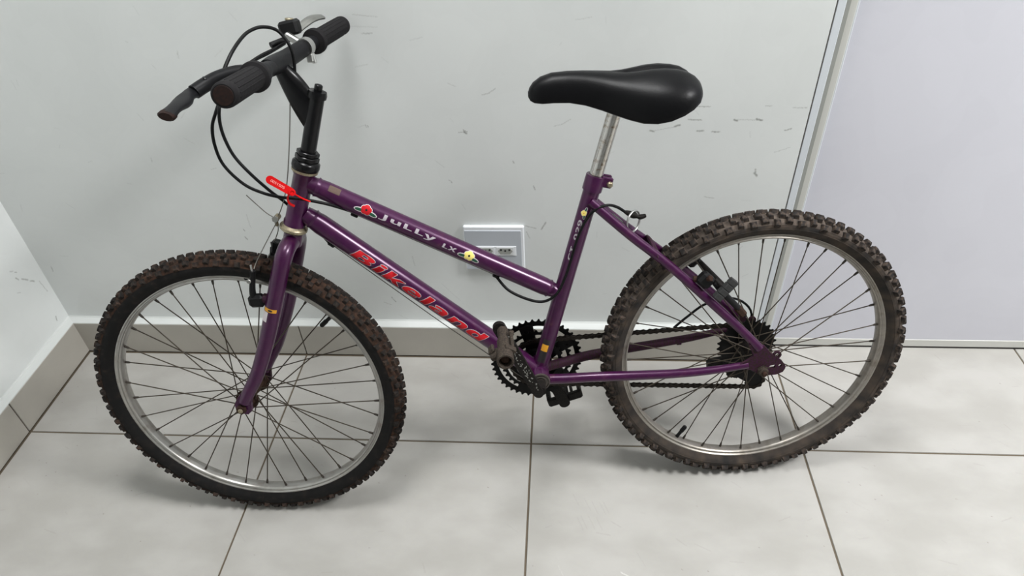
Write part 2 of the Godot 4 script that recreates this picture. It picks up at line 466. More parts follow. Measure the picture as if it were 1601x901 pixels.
	struct("wall_right", MB.new().box(V(4.12, 1.35, 1.8), V(0.08, 1.35, 3.3)), plain, "off white wall on the right, outside the picture", "wall")
	struct("wall_front", MB.new().box(V(1.4, 1.35, 5.05), V(2.85, 1.35, 0.08)), plain, "off white wall behind the viewer", "wall")
	struct("ceiling", MB.new().box(V(1.4, 2.78, 1.8), V(2.85, 0.08, 3.4)), M.ceiling, "flat white ceiling of the room", "ceiling")
	# baseboards: pieces of the same porcelain, a little darker than the floor, with a painted ledge on top
	var bt := noisy(noise_tex(210, 0.006, [[0.0, c8(166, 162, 154)], [1.0, c8(176, 172, 164)]], 5), 1.6, 0.45)
	var bb := struct("baseboard_back", MB.new().box(V(-0.395, 0.047, -1.276), V(0.87, 0.047, 0.009)), M.grout, "taupe porcelain baseboard along the back wall behind the bicycle", "baseboard")
	for r in [[-1.264, -0.6665], [-0.6635, -0.0665], [-0.0635, 0.474]]:
		put("baseboard_tile", MB.new().box(V((r[0] + r[1]) / 2, 0.0505, -1.2715), V((r[1] - r[0]) / 2, 0.0495, 0.0085), 0.001), bt, bb)
	var bl := struct("baseboard_left", MB.new().box(V(-1.276, 0.047, 1.84), V(0.009, 0.047, 3.1)), M.grout, "taupe porcelain baseboard along the left wall", "baseboard")
	for r in [[-1.264, -0.9925], [-0.9895, -0.3925], [-0.3895, 0.2075], [0.2105, 0.8075], [0.8105, 1.4075], [1.4105, 2.0075], [2.0105, 2.6075], [2.6105, 3.2075], [3.2105, 3.8075], [3.8105, 4.4075], [4.4105, 4.95]]:
		put("baseboard_tile", MB.new().box(V(-1.2715, 0.0505, (r[0] + r[1]) / 2), V(0.0085, 0.0495, (r[1] - r[0]) / 2), 0.001), bt, bl)
	var led := MB.new()
	led.prism(PackedVector2Array([Vector2(0, 0.1), Vector2(0.0215, 0.1), Vector2(0.0208, 0.1015), Vector2(0.003, 0.1045), Vector2(0, 0.108)]), 0, 1.76, Transform3D(Basis(V(0, 0, 1), V(0, 1, 0), V(1, 0, 0)), V(WALL_X, 0, WALL_Z)))
	struct("trim_1", led, M.plaster, "white plaster ledge on top of the back baseboard", "trim")
	var led2 := MB.new()
	led2.prism(PackedVector2Array([Vector2(0, 0.1), Vector2(0.0215, 0.1), Vector2(0.0208, 0.1015), Vector2(0.003, 0.1045), Vector2(0, 0.108)]), 0, 6.2, Transform3D(Basis(V(1, 0, 0), V(0, 1, 0), V(0, 0, 1)), V(WALL_X, 0, WALL_Z + 0.001)))
	struct("trim_2", led2, M.plaster, "white plaster ledge on top of the left baseboard", "trim")
	# door with its slim frame, standing a little behind the wall's face
	var dz := -1.319
	var dr := struct("door_1", MB.new().box(V(1.06, 1.075, dz - 0.02), V(0.56, 1.063, 0.02), 0.001), M.door, "pale lilac grey flush door panel right of the back wall", "door")
	put("bottom_rail", MB.new().box(V(1.06, 0.0175, dz - 0.002), V(0.56, 0.0115, 0.0035), 0.001), M.frame_beige, dr)
	put("edge_strip", MB.new().box(V(0.5095, 1.07, -1.3095), V(0.0072, 1.06, 0.012), 0.001), M.frame_beige, dr)
	put("edge_bead", MB.new().box(V(0.5195, 1.07, -1.311), V(0.0022, 1.06, 0.009), 0.001), M.frame_white, dr)
	put("threshold_gap", MB.new().box(V(1.05, 0.002, dz - 0.03), V(0.575, 0.002, 0.03)), M.dark_gap, dr)
	var jm := struct("trim_3", MB.new().box(V(0.4852, 1.075, WALL_Z - 0.0205), V(0.0076, 1.07, 0.0190), 0.001), M.frame_white, "white door jamb strip at the end of the back wall", "trim")
	put("groove", MB.new().box(V(0.4976, 1.075, -1.302), V(0.0047, 1.07, 0.010)), M.frame_grey, jm)
	put("groove", MB.new().box(V(0.4757, 1.075, WALL_Z - 0.004), V(0.0013, 1.07, 0.003)), M.dark_gap, jm)
	put("jamb_filler", MB.new().box(V(0.548, 1.075, -1.415), V(0.071, 1.07, 0.03)), M.frame_white, jm)
	# daylight-white ceiling panels
	for p in LIGHTS:
		var t := thing("ceiling_light", p[3], "ceiling light", Transform3D(Basis(), V(p[0], 2.7, p[1])))
		put("frame", MB.new().box(V(0, -0.012, 0.0), V(0.31, 0.012, 0.31), 0.002), M.ceiling, t)
		var em := mat(Color.WHITE, 0.6)
		em.emission_enabled = true; em.emission = Color(1.0, 1.0, 1.0); em.emission_energy_multiplier = 3.0
		put("diffuser", MB.new().box(V(0, -0.0252, 0), V(0.295, 0.0012, 0.295)), em, t)
		var al := AreaLight3D.new()
		al.name = "panel_light"
		al.area_size = Vector2(0.58, 0.58)
		al.light_energy = p[2]
		al.light_color = Color(1.0, 1.0, 1.0)
		al.set("area_range", 12.0)
		al.shadow_enabled = true
		al.rotation_degrees = V(-90, 0, 0)
		al.position = V(0, -0.028, 0)
		t.add_child(al)

const LIGHTS := [
	[2.1, -0.5, 10.0, "square white ceiling light panel to the right, above the door side"],
	[-0.2, -0.9, 3.0, "square white ceiling light panel near the back wall over the bicycle"]]

# marks on the wall: x0, y0, x1, y1 in metres, width in millimetres, strength
const SCUFFS := [[-0.837,0.821,-0.834,0.820,1.0,0.15], [-0.742,0.801,-0.744,0.788,1.5,0.20], [-0.883,0.570,-0.884,0.560,1.0,0.30], [-0.387,0.864,-0.340,0.859,1.0,0.22], [-0.397,0.843,-0.343,0.840,1.0,0.12], [-0.375,0.829,-0.355,0.829,1.5,0.30], [-0.401,0.643,-0.399,0.638,1.0,0.60], [-0.396,0.642,-0.395,0.638,1.0,0.50], [-0.212,0.625,-0.201,0.625,1.0,0.40], [-0.200,0.627,-0.195,0.622,2.2,0.70], [-0.201,0.630,-0.193,0.626,1.5,0.50], [-0.158,0.705,-0.143,0.709,1.0,0.35], [-0.143,0.710,-0.130,0.718,1.0,0.40], [-0.242,0.514,-0.240,0.511,1.0,0.60], [-0.237,0.511,-0.236,0.506,1.0,0.60], [-0.103,0.559,-0.100,0.553,1.2,0.60], [-0.061,0.499,-0.058,0.489,1.5,0.50], [-0.018,0.637,-0.002,0.641,1.0,0.25], [-0.002,0.641,0.016,0.652,1.0,0.30], [0.254,0.677,0.285,0.676,1.3,0.45], [0.247,0.649,0.272,0.648,1.6,0.50], [0.335,0.648,0.342,0.646,2.0,0.80], [0.342,0.648,0.380,0.647,1.0,0.30], [0.377,0.649,0.389,0.646,2.0,0.85], [0.174,0.626,0.182,0.624,2.0,0.60], [0.184,0.626,0.224,0.634,1.0,0.30], [0.221,0.634,0.232,0.638,2.0,0.80], [0.267,0.624,0.279,0.625,2.0,0.55], [0.296,0.623,0.303,0.622,1.6,0.60], [0.301,0.622,0.311,0.622,1.6,0.50], [0.437,0.624,0.449,0.628,1.5,0.60], [0.443,0.672,0.469,0.672,1.0,0.40], [0.389,0.677,0.402,0.676,1.0,0.35], [0.396,0.538,0.397,0.529,2.0,0.40], [0.395,0.529,0.402,0.521,2.6,0.60], [0.426,0.576,0.455,0.587,1.0,0.25], [0.302,0.471,0.322,0.467,1.5,0.25], [-0.416,0.182,-0.407,0.166,1.3,0.50], [-0.438,0.165,-0.420,0.157,1.0,0.30], [-0.348,0.309,-0.345,0.279,1.0,0.25], [-0.045,0.386,-0.035,0.405,1.8,0.60], [-0.081,0.395,-0.057,0.388,1.5,0.35], [-0.079,0.379,-0.072,0.361,1.5,0.25], [-0.733,0.384,-0.730,0.379,1.2,0.60], [-0.735,0.362,-0.731,0.355,1.6,0.60], [-0.714,0.425,-0.714,0.388,1.0,0.20], [-0.399,0.765,-0.373,0.770,1.0,0.15], [-1.254,0.270,-1.256,0.255,1.5,0.40], [-0.287,0.226,-0.246,0.172,1.0,0.10], [-0.322,0.171,-0.317,0.156,1.0,0.30], [-0.286,0.815,-0.262,0.820,1.0,0.15], [0.022,0.847,0.051,0.851,1.0,0.15], [-0.758,0.541,-0.746,0.545,1.0,0.20], [-0.223,0.730,-0.208,0.723,1.0,0.20], [-0.204,0.400,-0.201,0.389,1.0,0.20]]

func outlet() -> void:
	var t := thing("wall_outlet", "white plastic wall outlet plate with two sockets behind the top tube", "outlet", Transform3D(Basis(), V(-0.1523, 0.3385, WALL_Z)))
	put("plate", MB.new().box(V(0, 0, 0.0045), V(0.0685, 0.0605, 0.0045), 0.0025), M.plate, t)
	put("cover", MB.new().box(V(-0.0025, -0.0045, 0.0095), V(0.064, 0.0545, 0.0012), 0.0006), M.plate_grey, t)
	put("socket_frame", MB.new().box(V(0.002, -0.0055, 0.0105), V(0.0475, 0.0135, 0.0012), 0.0006), M.plate, t)
	for s in [-0.0205, 0.0245]:
		var k := put("socket", MB.new().box(V(s, -0.0055, 0.0115), V(0.0195, 0.011, 0.0012), 0.0005), M.socket, t)
		var hx := PackedVector2Array([Vector2(-0.017, 0.0015), Vector2(-0.011, 0.0085), Vector2(0.011, 0.0085), Vector2(0.017, 0.0015), Vector2(0.011, -0.0075), Vector2(-0.011, -0.0075)])
		put("recess", MB.new().prism(hx, 0.0, 0.0006, Transform3D(Basis(), V(s, -0.0055, 0.0125))), M.frame_grey, k)
		for h in [[-0.0095, 0.003], [0.0, 0.0005], [0.0095, 0.003]]:
			put("pin_hole", MB.new().cyl(V(s + h[0], -0.004 + h[1], 0.0127), V(s + h[0], -0.004 + h[1], 0.0137), 0.0024, 12), M.hole, k)

# ------------------------------------------------------------------ bicycle
const HEAD_A := Vector3(-0.793, 0.7269, 0)
const STEER_AX := Vector3(0.35703481, 0.93409108, 0)
const STEER := -0.0913
const BB := Vector3(-0.42, 0.289, 0)
var bike: Node3D
var steer_t: Transform3D

func bike_basis() -> Basis:
	return Basis(V(0.99159890, 0.00046660, -0.12934995), V(-0.02602052, 0.98027106, -0.19593768), V(0.12670659, 0.19765734, 0.97204785))

# basis whose z is the given normal in the bicycle's axes, y as near up as can be
func facing(nn: Vector3) -> Basis:
	var z := nn.normalized()
	var x := Vector3.UP.cross(z).normalized()
	return Basis(x, z.cross(x), z)

func teeth(nt: int, root: float, tip: float) -> Array:
	var o := []
	for i in nt:
		o.append_array([root, root + (tip - root) * 0.25, tip, tip, root + (tip - root) * 0.25, root])
	return o

func knob_mesh(l: float, w: float, h: float) -> ArrayMesh:
	var m := MB.new()
	var a := [V(-w / 2, -l / 2, -0.002), V(w / 2, -l / 2, -0.002), V(w / 2, l / 2, -0.002), V(-w / 2, l / 2, -0.002)]
	var k := 0.78
	var b := [V(-w / 2 * k, -l / 2 * k, h), V(w / 2 * k, -l / 2 * k, h), V(w / 2 * k, l / 2 * k, h), V(-w / 2 * k, l / 2 * k, h)]
	var e := 0.0012
	var c := [V(-w / 2 * k, -l / 2 * k, h - e), V(w / 2 * k, -l / 2 * k, h - e), V(w / 2 * k, l / 2 * k, h - e), V(-w / 2 * k, l / 2 * k, h - e)]
	for i in 4:
		b[i] = V(b[i].x * 0.86, b[i].y * 0.86, h)
	m.quad(b[0], b[1], b[2], b[3], Vector3.BACK)
	for i in 4:
		var j := (i + 1) % 4
		var o: Vector3 = (a[i] + a[j]) / 2
		m.quad(a[i], a[j], c[j], c[i], V(o.x, o.y, 0))
		m.quad(c[i], c[j], b[j], b[i], V(o.x, o.y, 0.004))
	return m.mesh()

func wheel(called: String, at: Transform3D, front: bool) -> Node3D:
	var rng := RandomNumberGenerator.new()
	rng.seed = 11 if front else 12
	var W := put(called, MB.new().lathe(Vector3.ZERO, Vector3.BACK, [Vector2(0.2445, 0.0000), Vector2(0.2450, 0.0050), Vector2(0.2462, 0.0092), Vector2(0.2480, 0.0112), Vector2(0.2490, 0.0118), Vector2(0.2497, 0.0114), Vector2(0.2508, 0.0104), Vector2(0.2526, 0.0104), Vector2(0.2537, 0.0116), Vector2(0.2546, 0.0127), Vector2(0.2564, 0.0127), Vector2(0.2564, 0.0106), Vector2(0.2500, 0.0092), Vector2(0.2485, 0.0000), Vector2(0.2500, -0.0092), Vector2(0.2564, -0.0106), Vector2(0.2564, -0.0127), Vector2(0.2546, -0.0127), Vector2(0.2537, -0.0116), Vector2(0.2526, -0.0104), Vector2(0.2508, -0.0104), Vector2(0.2497, -0.0114), Vector2(0.2490, -0.0118), Vector2(0.2480, -0.0112), Vector2(0.2462, -0.0092), Vector2(0.2450, -0.0050), Vector2(0.2445, 0.0000)], 144), M.rim if front else M.rim_dirty, bike, at)
	# tyre casing
	var r0 := 0.2733 if front else 0.2730
	var ar := 0.0180 if front else 0.0170
	var az := 0.0222
	var prof := []
	prof.append(Vector2(0.2545, 0.0106))
	for i in 25:
		var ph := lerpf(2.25, -2.25, i / 24.0)
		prof.append(Vector2(r0 + ar * cos(ph), az * sin(ph)))
	prof.append(Vector2(0.2545, -0.0106))
	prof.reverse()
	put("tyre", MB.new().lathe(Vector3.ZERO, Vector3.BACK, prof, 128, true), M.tyre_front if front else M.tyre_rear, W)
	var band := []
	for i in 17:
		var ph := lerpf(-1.28, 1.28, i / 16.0)
		band.append(Vector2(r0 + (ar + 0.0005) * cos(ph), (az + 0.0005) * sin(ph)))
	put("tread_base", MB.new().lathe(Vector3.ZERO, Vector3.BACK, band, 128, true), M.mud_front if front else M.mud_rear, W)
	# a moulded rib on the sidewall
	if not front:
		var rib := MB.new()
		for s in [-1.0, 1.0]:
			var ph := 1.75
			var pp := []
			for k in 5:
				var q: float = ph + (k - 2) * 0.03
				var lift := 0.0006 if k in [1, 2, 3] else -0.0003
				pp.append(Vector2(r0 + (ar + lift) * cos(q), s * (az + lift) * sin(q)))
			if s > 0: pp.reverse()
			rib.lathe(Vector3.ZERO, Vector3.BACK, pp, 96, true)
		put("tyre_rib", rib, M.tyre_rear, W)
	# tread
	var rows: Array = [[0.92, 0.0], [0.34, 0.5], [-0.34, 0.0]] if front else [[0.98, 0.0], [0.36, 0.5], [-0.36, 0.0]]
	var per := 98 if front else 82
	var hh := 0.0059 if front else 0.0072
	var variants := []
	for k in 3:
		if front: variants.append(knob_mesh(0.0112 - 0.001 * k, 0.0112, hh))
		else: variants.append(knob_mesh(0.0150 - 0.0018 * k, 0.0125 + 0.001 * k, hh))
	var mats: Array = M.knob_front if front else M.knob_rear
	var place := func(i: int, ph: float, off: float) -> Transform3D:
		var th := TAU * (i + off + rng.randf_range(-0.06, 0.06)) / per
		var e := V(cos(th), sin(th), 0)
		var tang := V(-sin(th), cos(th), 0)
		var nn := (e * cos(ph) / ar + V(0, 0, 1) * sin(ph) / az).normalized()
		var side := tang.cross(nn).normalized()
		var b := Basis(side, tang, nn) * Basis(Vector3.BACK, rng.randf_range(-0.12, 0.12))
		return Transform3D(b, e * (r0 + ar * cos(ph)) + V(0, 0, az * sin(ph)))
	for row in rows:
		for i in per:
			var stag := 0.12 if i % 2 == 0 else -0.12
			var tt: Transform3D = place.call(i, row[0] + (stag if absf(row[0]) > 0.6 else 0.0), row[1])
			put("tread_knob", variants[i % 3], mats[rng.randi() % 3], W, tt)
	var far := MB.new()
	var km := MB.new().box(V(0, 0, hh / 2 - 0.001), V(0.0055, 0.006, hh / 2 + 0.001), 0.001)
	for i in per:
		far.add(km, place.call(i, -0.95, 0.5))
	var fo := put("far_tread", far, mats[0], W)
	fo.set_meta("kind", "stuff")
	# hub
	var hub := MB.new()
	var fl_l := 0.031 if not front else 0.029
	var fl_r := -0.018 if not front else -0.029
	hub.lathe(Vector3.ZERO, Vector3.BACK, [Vector2(0, fl_r - 0.006), Vector2(0.013, fl_r - 0.006), Vector2(0.014, fl_r - 0.0015), Vector2(0.0215, fl_r - 0.0015), Vector2(0.0215, fl_r + 0.0015), Vector2(0.012, fl_r + 0.003), Vector2(0.0105, 0.0), Vector2(0.012, fl_l - 0.003), Vector2(0.0215, fl_l - 0.0015), Vector2(0.0215, fl_l + 0.0015), Vector2(0.014, fl_l + 0.0015), Vector2(0.013, fl_l + 0.008), Vector2(0, fl_l + 0.008)], 28)
	put("hub", hub, M.rust if front else M.grime, W)
	var ax := 0.066 if front else 0.082
	put("axle", MB.new().cyl(V(0, 0, -ax), V(0, 0, ax), 0.0046, 14, 0.001), M.brass if front else M.rust, W)
	for s in [-1.0, 1.0]:
		var z0 := (0.054 if front else 0.0665)
		var nt := MB.new()
		nt.lathe(V(0, 0, z0 * s), V(0, 0, s), [Vector2(0, 0), Vector2(0.0115, 0), Vector2(0.0115, 0.0015), Vector2(0.0095, 0.0015), Vector2(0.0095, 0.0085), Vector2(0.0075, 0.0095), Vector2(0, 0.0095)], 6)
		put("axle_nut", nt, M.rust if front else M.grey_grime, W)
	# spokes: 36, crossing, each with its nipple
	var kinds := []
	for side in [0, 1]:
		for lead in [-1.0, 1.0]:
			var z: float = fl_l if side == 0 else fl_r
			z += 0.0024 * lead
			var h := V(sin(lead * 1.05) * 0.0185, cos(lead * 1.05) * 0.0185, z)
			var e := V(0, 0.2465, 0.003 if side == 0 else -0.003)
			var d := (e - h).normalized()
			kinds.append([MB.new().cyl(h - d * 0.002, e, 0.00115, 6).mesh(), MB.new().lathe(e - d * 0.011, d, [Vector2(0, 0), Vector2(0.0016, 0), Vector2(0.0021, 0.003), Vector2(0.0024, 0.0105), Vector2(0, 0.0105)], 8).mesh()])
	for i in 36:
		var tr := Transform3D(Basis(Vector3.BACK, TAU * (i + (0.35 if front else 0.1)) / 36.0), Vector3.ZERO)
		var kd: Array = kinds[(i % 2) * 2 + (int(i / 2.0) % 2)]
		put("spoke", kd[0], M.spoke, W, tr)
		put("spoke_nipple", kd[1], M.nipple, W, tr)
	return W

# point on a tube's skin: s along, h round from the near side, lift above the paint
func skin(p0: Vector3, d: Vector3, e0: Vector3, e1: Vector3, r: float, s: float, h: float, lift: float) -> Vector3:
	return p0 + d * s + (e0 * cos(h / r) + e1 * sin(h / r)) * (r + lift)

func wrap_on(flat_tris: PackedVector2Array, p0: Vector3, d: Vector3, e0: Vector3, e1: Vector3, r: float, lift: float) -> MB:
	var m := MB.new()
	var todo := []
	for i in range(0, flat_tris.size(), 3):
		todo.append([flat_tris[i], flat_tris[i + 1], flat_tris[i + 2]])
	while todo.size():
		var t: Array = todo.pop_back()
		var a: Vector2 = t[0]
		var b: Vector2 = t[1]
		var c: Vector2 = t[2]
		var spread := maxf(absf(a.y - b.y), maxf(absf(b.y - c.y), absf(c.y - a.y)))
		if spread > 0.004:
			var ab := (a + b) / 2
			var bc := (b + c) / 2
			var ca := (c + a) / 2
			todo.append_array([[a, ab, ca], [ab, b, bc], [ca, bc, c], [ab, bc, ca]])
			continue
		var pts := []
		var ns := []
		for q in [a, b, c]:
			pts.append(skin(p0, d, e0, e1, r, q.x, q.y, lift))
			ns.append(e0 * cos(q.y / r) + e1 * sin(q.y / r))
		m.tri(pts[0], pts[1], pts[2], ns[0], ns[1], ns[2])
	return m

# flat triangles of a word: from x0 to x1, letters capped at height h, base at y0, slanted
func word(text: String, x0: float, x1: float, y0: float, h: float, slant: float, font_weight := 700, offs := [Vector2.ZERO]) -> PackedVector2Array:
	var tm := TextMesh.new()
	var f := SystemFont.new()
	f.font_names = PackedStringArray(["Droid Sans"])
	f.font_weight = font_weight
	tm.font = f
	tm.text = text
	tm.font_size = 48
	tm.pixel_size = 0.01
	tm.depth = 0.0
	tm.curve_step = 2.0
	var a := tm.get_mesh_arrays()
	var vs: PackedVector3Array = a[Mesh.ARRAY_VERTEX]
	var ix = a[Mesh.ARRAY_INDEX]
	var lo := Vector2(1e9, 1e9)
	var hi := Vector2(-1e9, -1e9)
	for p in vs:
		lo = lo.min(Vector2(p.x, p.y)); hi = hi.max(Vector2(p.x, p.y))
	var tris := PackedVector2Array()
	var list: Array = Array(ix) if ix != null and ix.size() else range(vs.size())
	for o in offs:
		for i in list:
			var p := vs[i]
			var x := (p.x - lo.x) / (hi.x - lo.x)
			var y := (p.y - lo.y) / (hi.y - lo.y)
			tris.append(Vector2(lerpf(x0, x1, x) + (y - 0.5) * h * slant, y0 + y * h) + o)
	return tris

func disc(c: Vector2, rx: float, ry: float, turn := 0.0, seg := 12) -> PackedVector2Array:
	var t := PackedVector2Array()
	for k in seg:
		t.append(c)
		for q in [k, k + 1]:
			t.append(c + Vector2(cos(TAU * q / seg) * rx, sin(TAU * q / seg) * ry).rotated(turn))
	return t

func flower(c: Vector2, size: float, petal: Material, heart: Material, fr: Node, p0: Vector3, d: Vector3, e0: Vector3, e1: Vector3, r: float, turn := 0.0) -> void:
	var edge := PackedVector2Array()
	var pet := PackedVector2Array()
	var leaf := PackedVector2Array()
	for s in [-1.0, 1.0]:
		var lc := c + Vector2(s * size * 0.95, -size * 0.3).rotated(turn)
		edge.append_array(disc(lc, size * 0.75, size * 0.34, turn - s * 0.1))
		leaf.append_array(disc(lc, size * 0.62, size * 0.22, turn - s * 0.1))
	for k in 5:
		var pc := c + Vector2.from_angle(TAU * k / 5 + 0.3 + turn) * size * 0.36
		edge.append_array(disc(pc, size * 0.5, size * 0.46))
		pet.append_array(disc(pc, size * 0.42, size * 0.38))
	put("flower_outline", wrap_on(edge, p0, d, e0, e1, r, 0.00025), M.white_ink, fr)
	put("flower_leaf", wrap_on(leaf, p0, d, e0, e1, r, 0.0004), M.green_ink, fr)
	put("flower_petals", wrap_on(pet, p0, d, e0, e1, r, 0.00055), petal, fr)
	put("flower_heart", wrap_on(disc(c, size * 0.16, size * 0.16), p0, d, e0, e1, r, 0.0007), heart, fr)

func build_frame() -> void:
	var ha := V(-0.7905, 0.7305, 0)
	var hb := V(-0.8275, 0.6335, 0)
	var joints := MB.new()
	joints.lathe(hb, ha - hb, [Vector2(0.0165, 0.0), Vector2(0.0185, 0.0), Vector2(0.0185, 0.008), Vector2(0.0168, 0.010), Vector2(0.0168, 0.093), Vector2(0.0185, 0.095), Vector2(0.0185, 0.103), Vector2(0.0165, 0.1038)], 28)
	var shell := MB.new().lathe(BB - V(0, 0, 0.034), V(0, 0, 1), [Vector2(0.015, 0), Vector2(0.0195, 0), Vector2(0.0200, 0.001), Vector2(0.0200, 0.067), Vector2(0.0195, 0.068), Vector2(0.015, 0.068)], 32)
	var fr := put("frame", joints, M.paint, bike)
	put("bottom_bracket_shell", shell, M.paint, fr)
	# tubes
	var tt0 := V(-0.790, 0.7045, 0)
	var tt1 := V(-0.384, 0.4665, 0)
	put("top_tube", MB.new().tube([tt0, tt0.lerp(tt1, 0.03), tt0.lerp(tt1, 0.06), tt0.lerp(tt1, 0.95), tt0.lerp(tt1, 0.975), tt1], [0.0140, 0.0152, 0.0165, 0.0165, 0.0150, 0.0130], 28), M.paint, fr)
	var dt0 := V(-0.806, 0.652, 0)
	put("down_tube", MB.new().tube([dt0, dt0.lerp(BB, 0.025), dt0.lerp(BB, 0.06), BB], [0.0135, 0.0158, 0.0178, 0.0178], 28), M.paint, fr)
	var st1 := V(-0.309, 0.682, 0)
	put("seat_tube", MB.new().tube([BB, BB.lerp(st1, 0.9), st1], 0.0147, 28), M.paint, fr)
	# weld beads where tubes meet
	for w in [[tt0, tt1, 0.0175, 0.0155], [dt0, BB, 0.0185, 0.0160], [BB, st1, 0.020, 0.0150], [tt1, tt0, 0.0165, 0.0150]]:
		var d: Vector3 = (w[1] - w[0]).normalized()
		var c: Vector3 = w[0] + d * w[2]
		put("weld_bead", MB.new().lathe(c - d * 0.004, d, [Vector2(w[3] + 0.0018, 0), Vector2(w[3] + 0.0008, 0.003), Vector2(w[3] + 0.0002, 0.006), Vector2(w[3] - 0.001, 0.0085)], 28, true), M.paint, fr)
	for s in [1.0, -1.0]:
		put("seat_stay", MB.new().tube(curve([V(-0.321, 0.642, 0.012 * s), V(-0.25, 0.575, 0.021 * s), V(-0.177, 0.512, 0.031 * s), V(-0.06, 0.398, 0.053 * s), V(-0.012, 0.347, 0.0635 * s)], 5), 0.0083, 16), M.paint, fr)
		put("chain_stay", MB.new().tube(curve([V(-0.408, 0.284, 0.020 * s), V(-0.37, 0.287, 0.0275 * s), V(-0.307, 0.293, 0.0385 * s), V(-0.18, 0.297, 0.0525 * s), V(-0.10, 0.302, 0.0590 * s), V(-0.03, 0.312, 0.0635 * s)], 5), [0.0098, 0.0098, 0.0098, 0.0098, 0.0098, 0.0098, 0.0098, 0.0098, 0.0098, 0.0098, 0.0098, 0.0096, 0.0094, 0.0092, 0.009, 0.0088, 0.0086, 0.0084, 0.0082, 0.008, 0.0078, 0.0076, 0.0074, 0.0072, 0.007, 0.007], 16), M.paint if s > 0 else M.rusty_paint, fr)
		var seam := [Vector2(0.042, 0.304), Vector2(0.0345, 0.306), Vector2(0.0275, 0.306), Vector2(0.0230, 0.3055), Vector2(0.008, 0.303), Vector2(-0.048, 0.309)]
		var hi := PackedVector2Array([Vector2(-0.05, 0.314), Vector2(-0.034, 0.322), Vector2(-0.022, 0.332), Vector2(-0.030, 0.350), Vector2(-0.034, 0.359), Vector2(-0.004, 0.353), Vector2(0.012, 0.334), Vector2(0.034, 0.316), seam[0], seam[1], Vector2(0.0335, 0.3083), Vector2(0.031, 0.3094), Vector2(0.0285, 0.3083), seam[2], seam[3], Vector2(0.0215, 0.3092), Vector2(0.0120, 0.3078), seam[4], seam[5]])
		var lo := PackedVector2Array([seam[0], Vector2(0.0415, 0.298), Vector2(0.038, 0.291), Vector2(0.026, 0.286), Vector2(0.008, 0.286), Vector2(-0.006, 0.288), Vector2(-0.016, 0.296), Vector2(-0.026, 0.303), Vector2(-0.045, 0.304), seam[5], seam[4], Vector2(0.0125, 0.3000), Vector2(0.0205, 0.3015), seam[3], seam[2], Vector2(0.0285, 0.3037), Vector2(0.031, 0.3026), Vector2(0.0335, 0.3037), seam[1]])
		put("dropout", MB.new().prism(hi, 0.0615 * s, 0.0665 * s).prism(lo, 0.0615 * s, 0.0665 * s), M.rusty_paint, fr)
		var lug := MB.new().lathe(V(0.023, 0.330, 0.064 * s), V(0, 0, 1), [Vector2(0.0042, -0.0022), Vector2(0.0078, -0.0022), Vector2(0.0078, 0.0022), Vector2(0.0042, 0.0022), Vector2(0.0042, -0.0022)], 18)
		put("rack_eyelet", lug, M.rusty_paint, fr)
	# collar with its pinch bolt
	var sd := (st1 - BB).normalized()
	var col := MB.new().lathe(st1 - sd * 0.026, sd, [Vector2(0.0148, 0), Vector2(0.0172, 0.0008), Vector2(0.0172, 0.026), Vector2(0.0166, 0.028), Vector2(0.0122, 0.028)], 28)
	for s in [1.0, -1.0]:
		col.box(V(-0.292, 0.672, 0.0075 * s), V(0.0105, 0.0095, 0.003), 0.002, Basis(Vector3.BACK, -0.25))
	put("seat_collar", col, M.paint, fr)
	put("collar_bolt", MB.new().lathe(V(-0.287, 0.669, 0.0095), V(0, 0, 1), [Vector2(0, 0.006), Vector2(0.0035, 0.006), Vector2(0.0055, 0.004), Vector2(0.006, 0.001), Vector2(0.006, 0)], 6), M.brass, fr)
	put("collar_bolt", MB.new().cyl(V(-0.287, 0.669, -0.018), V(-0.287, 0.669, -0.009), 0.0055, 6), M.steel, fr)
	# bridge between the seat stays, rusty
	put("stay_bridge", MB.new().tube(curve([V(-0.200, 0.532, 0.026), V(-0.206, 0.546, 0.016), V(-0.208, 0.551, 0.0), V(-0.206, 0.546, -0.016), V(-0.200, 0.532, -0.026)], 4), 0.013, 10, true, 0.3, V(0.7, 0.7, 0)), M.rusty_paint, fr)
	# brackets that hold the cable
	for p in [[V(-0.722, 0.6455, 0.0), (tt1 - tt0).normalized()], [V(-0.489, 0.5085, 0.0), (tt1 - tt0).normalized()], [V(-0.770, 0.5935, 0.0), (BB - dt0).normalized()]]:
		var b := Basis(p[1], V(-p[1].y, p[1].x, 0), Vector3.BACK)
		put("cable_stop", MB.new().box(p[0], V(0.0065, 0.0055, 0.0045), 0.0015, b), M.black_metal, fr)
	put("cable_stop", MB.new().box(V(-0.272, 0.598, 0.0), V(0.013, 0.005, 0.006), 0.0015, Basis(Vector3.BACK, -0.75)), M.black_metal, fr)
	put("stay_braze", MB.new().box(V(-0.128, 0.297, -0.054), V(0.005, 0.006, 0.004), 0.001), M.rusty_paint, fr)
	# lettering and stickers on the paint
	var dd := (BB - dt0).normalized()
	var dp1 := V(-dd.y, dd.x, 0)
	var E0 := Vector3.BACK
	var ring := []
	for k in 10:
		ring.append(Vector2.from_angle(TAU * k / 10) * Vector2(0.0018, 0.0011))
	var b0 := 0.105
	var b1 := 0.390
	put("lettering_edge", wrap_on(word("Bikeland", b0, b1, -0.0098, 0.0195, 0.5, 700, ring), dt0, dd, E0, dp1, 0.0178, 0.0002), M.silver_ink, fr)
	put("lettering", wrap_on(word("Bikeland", b0, b1, -0.0098, 0.0195, 0.5, 700, [Vector2(0.0007, 0), Vector2(-0.0007, 0)]), dt0, dd, E0, dp1, 0.0178, 0.0005), M.red_ink, fr)
	var td := (tt1 - tt0).normalized()
	var tp := V(-td.y, td.x, 0)
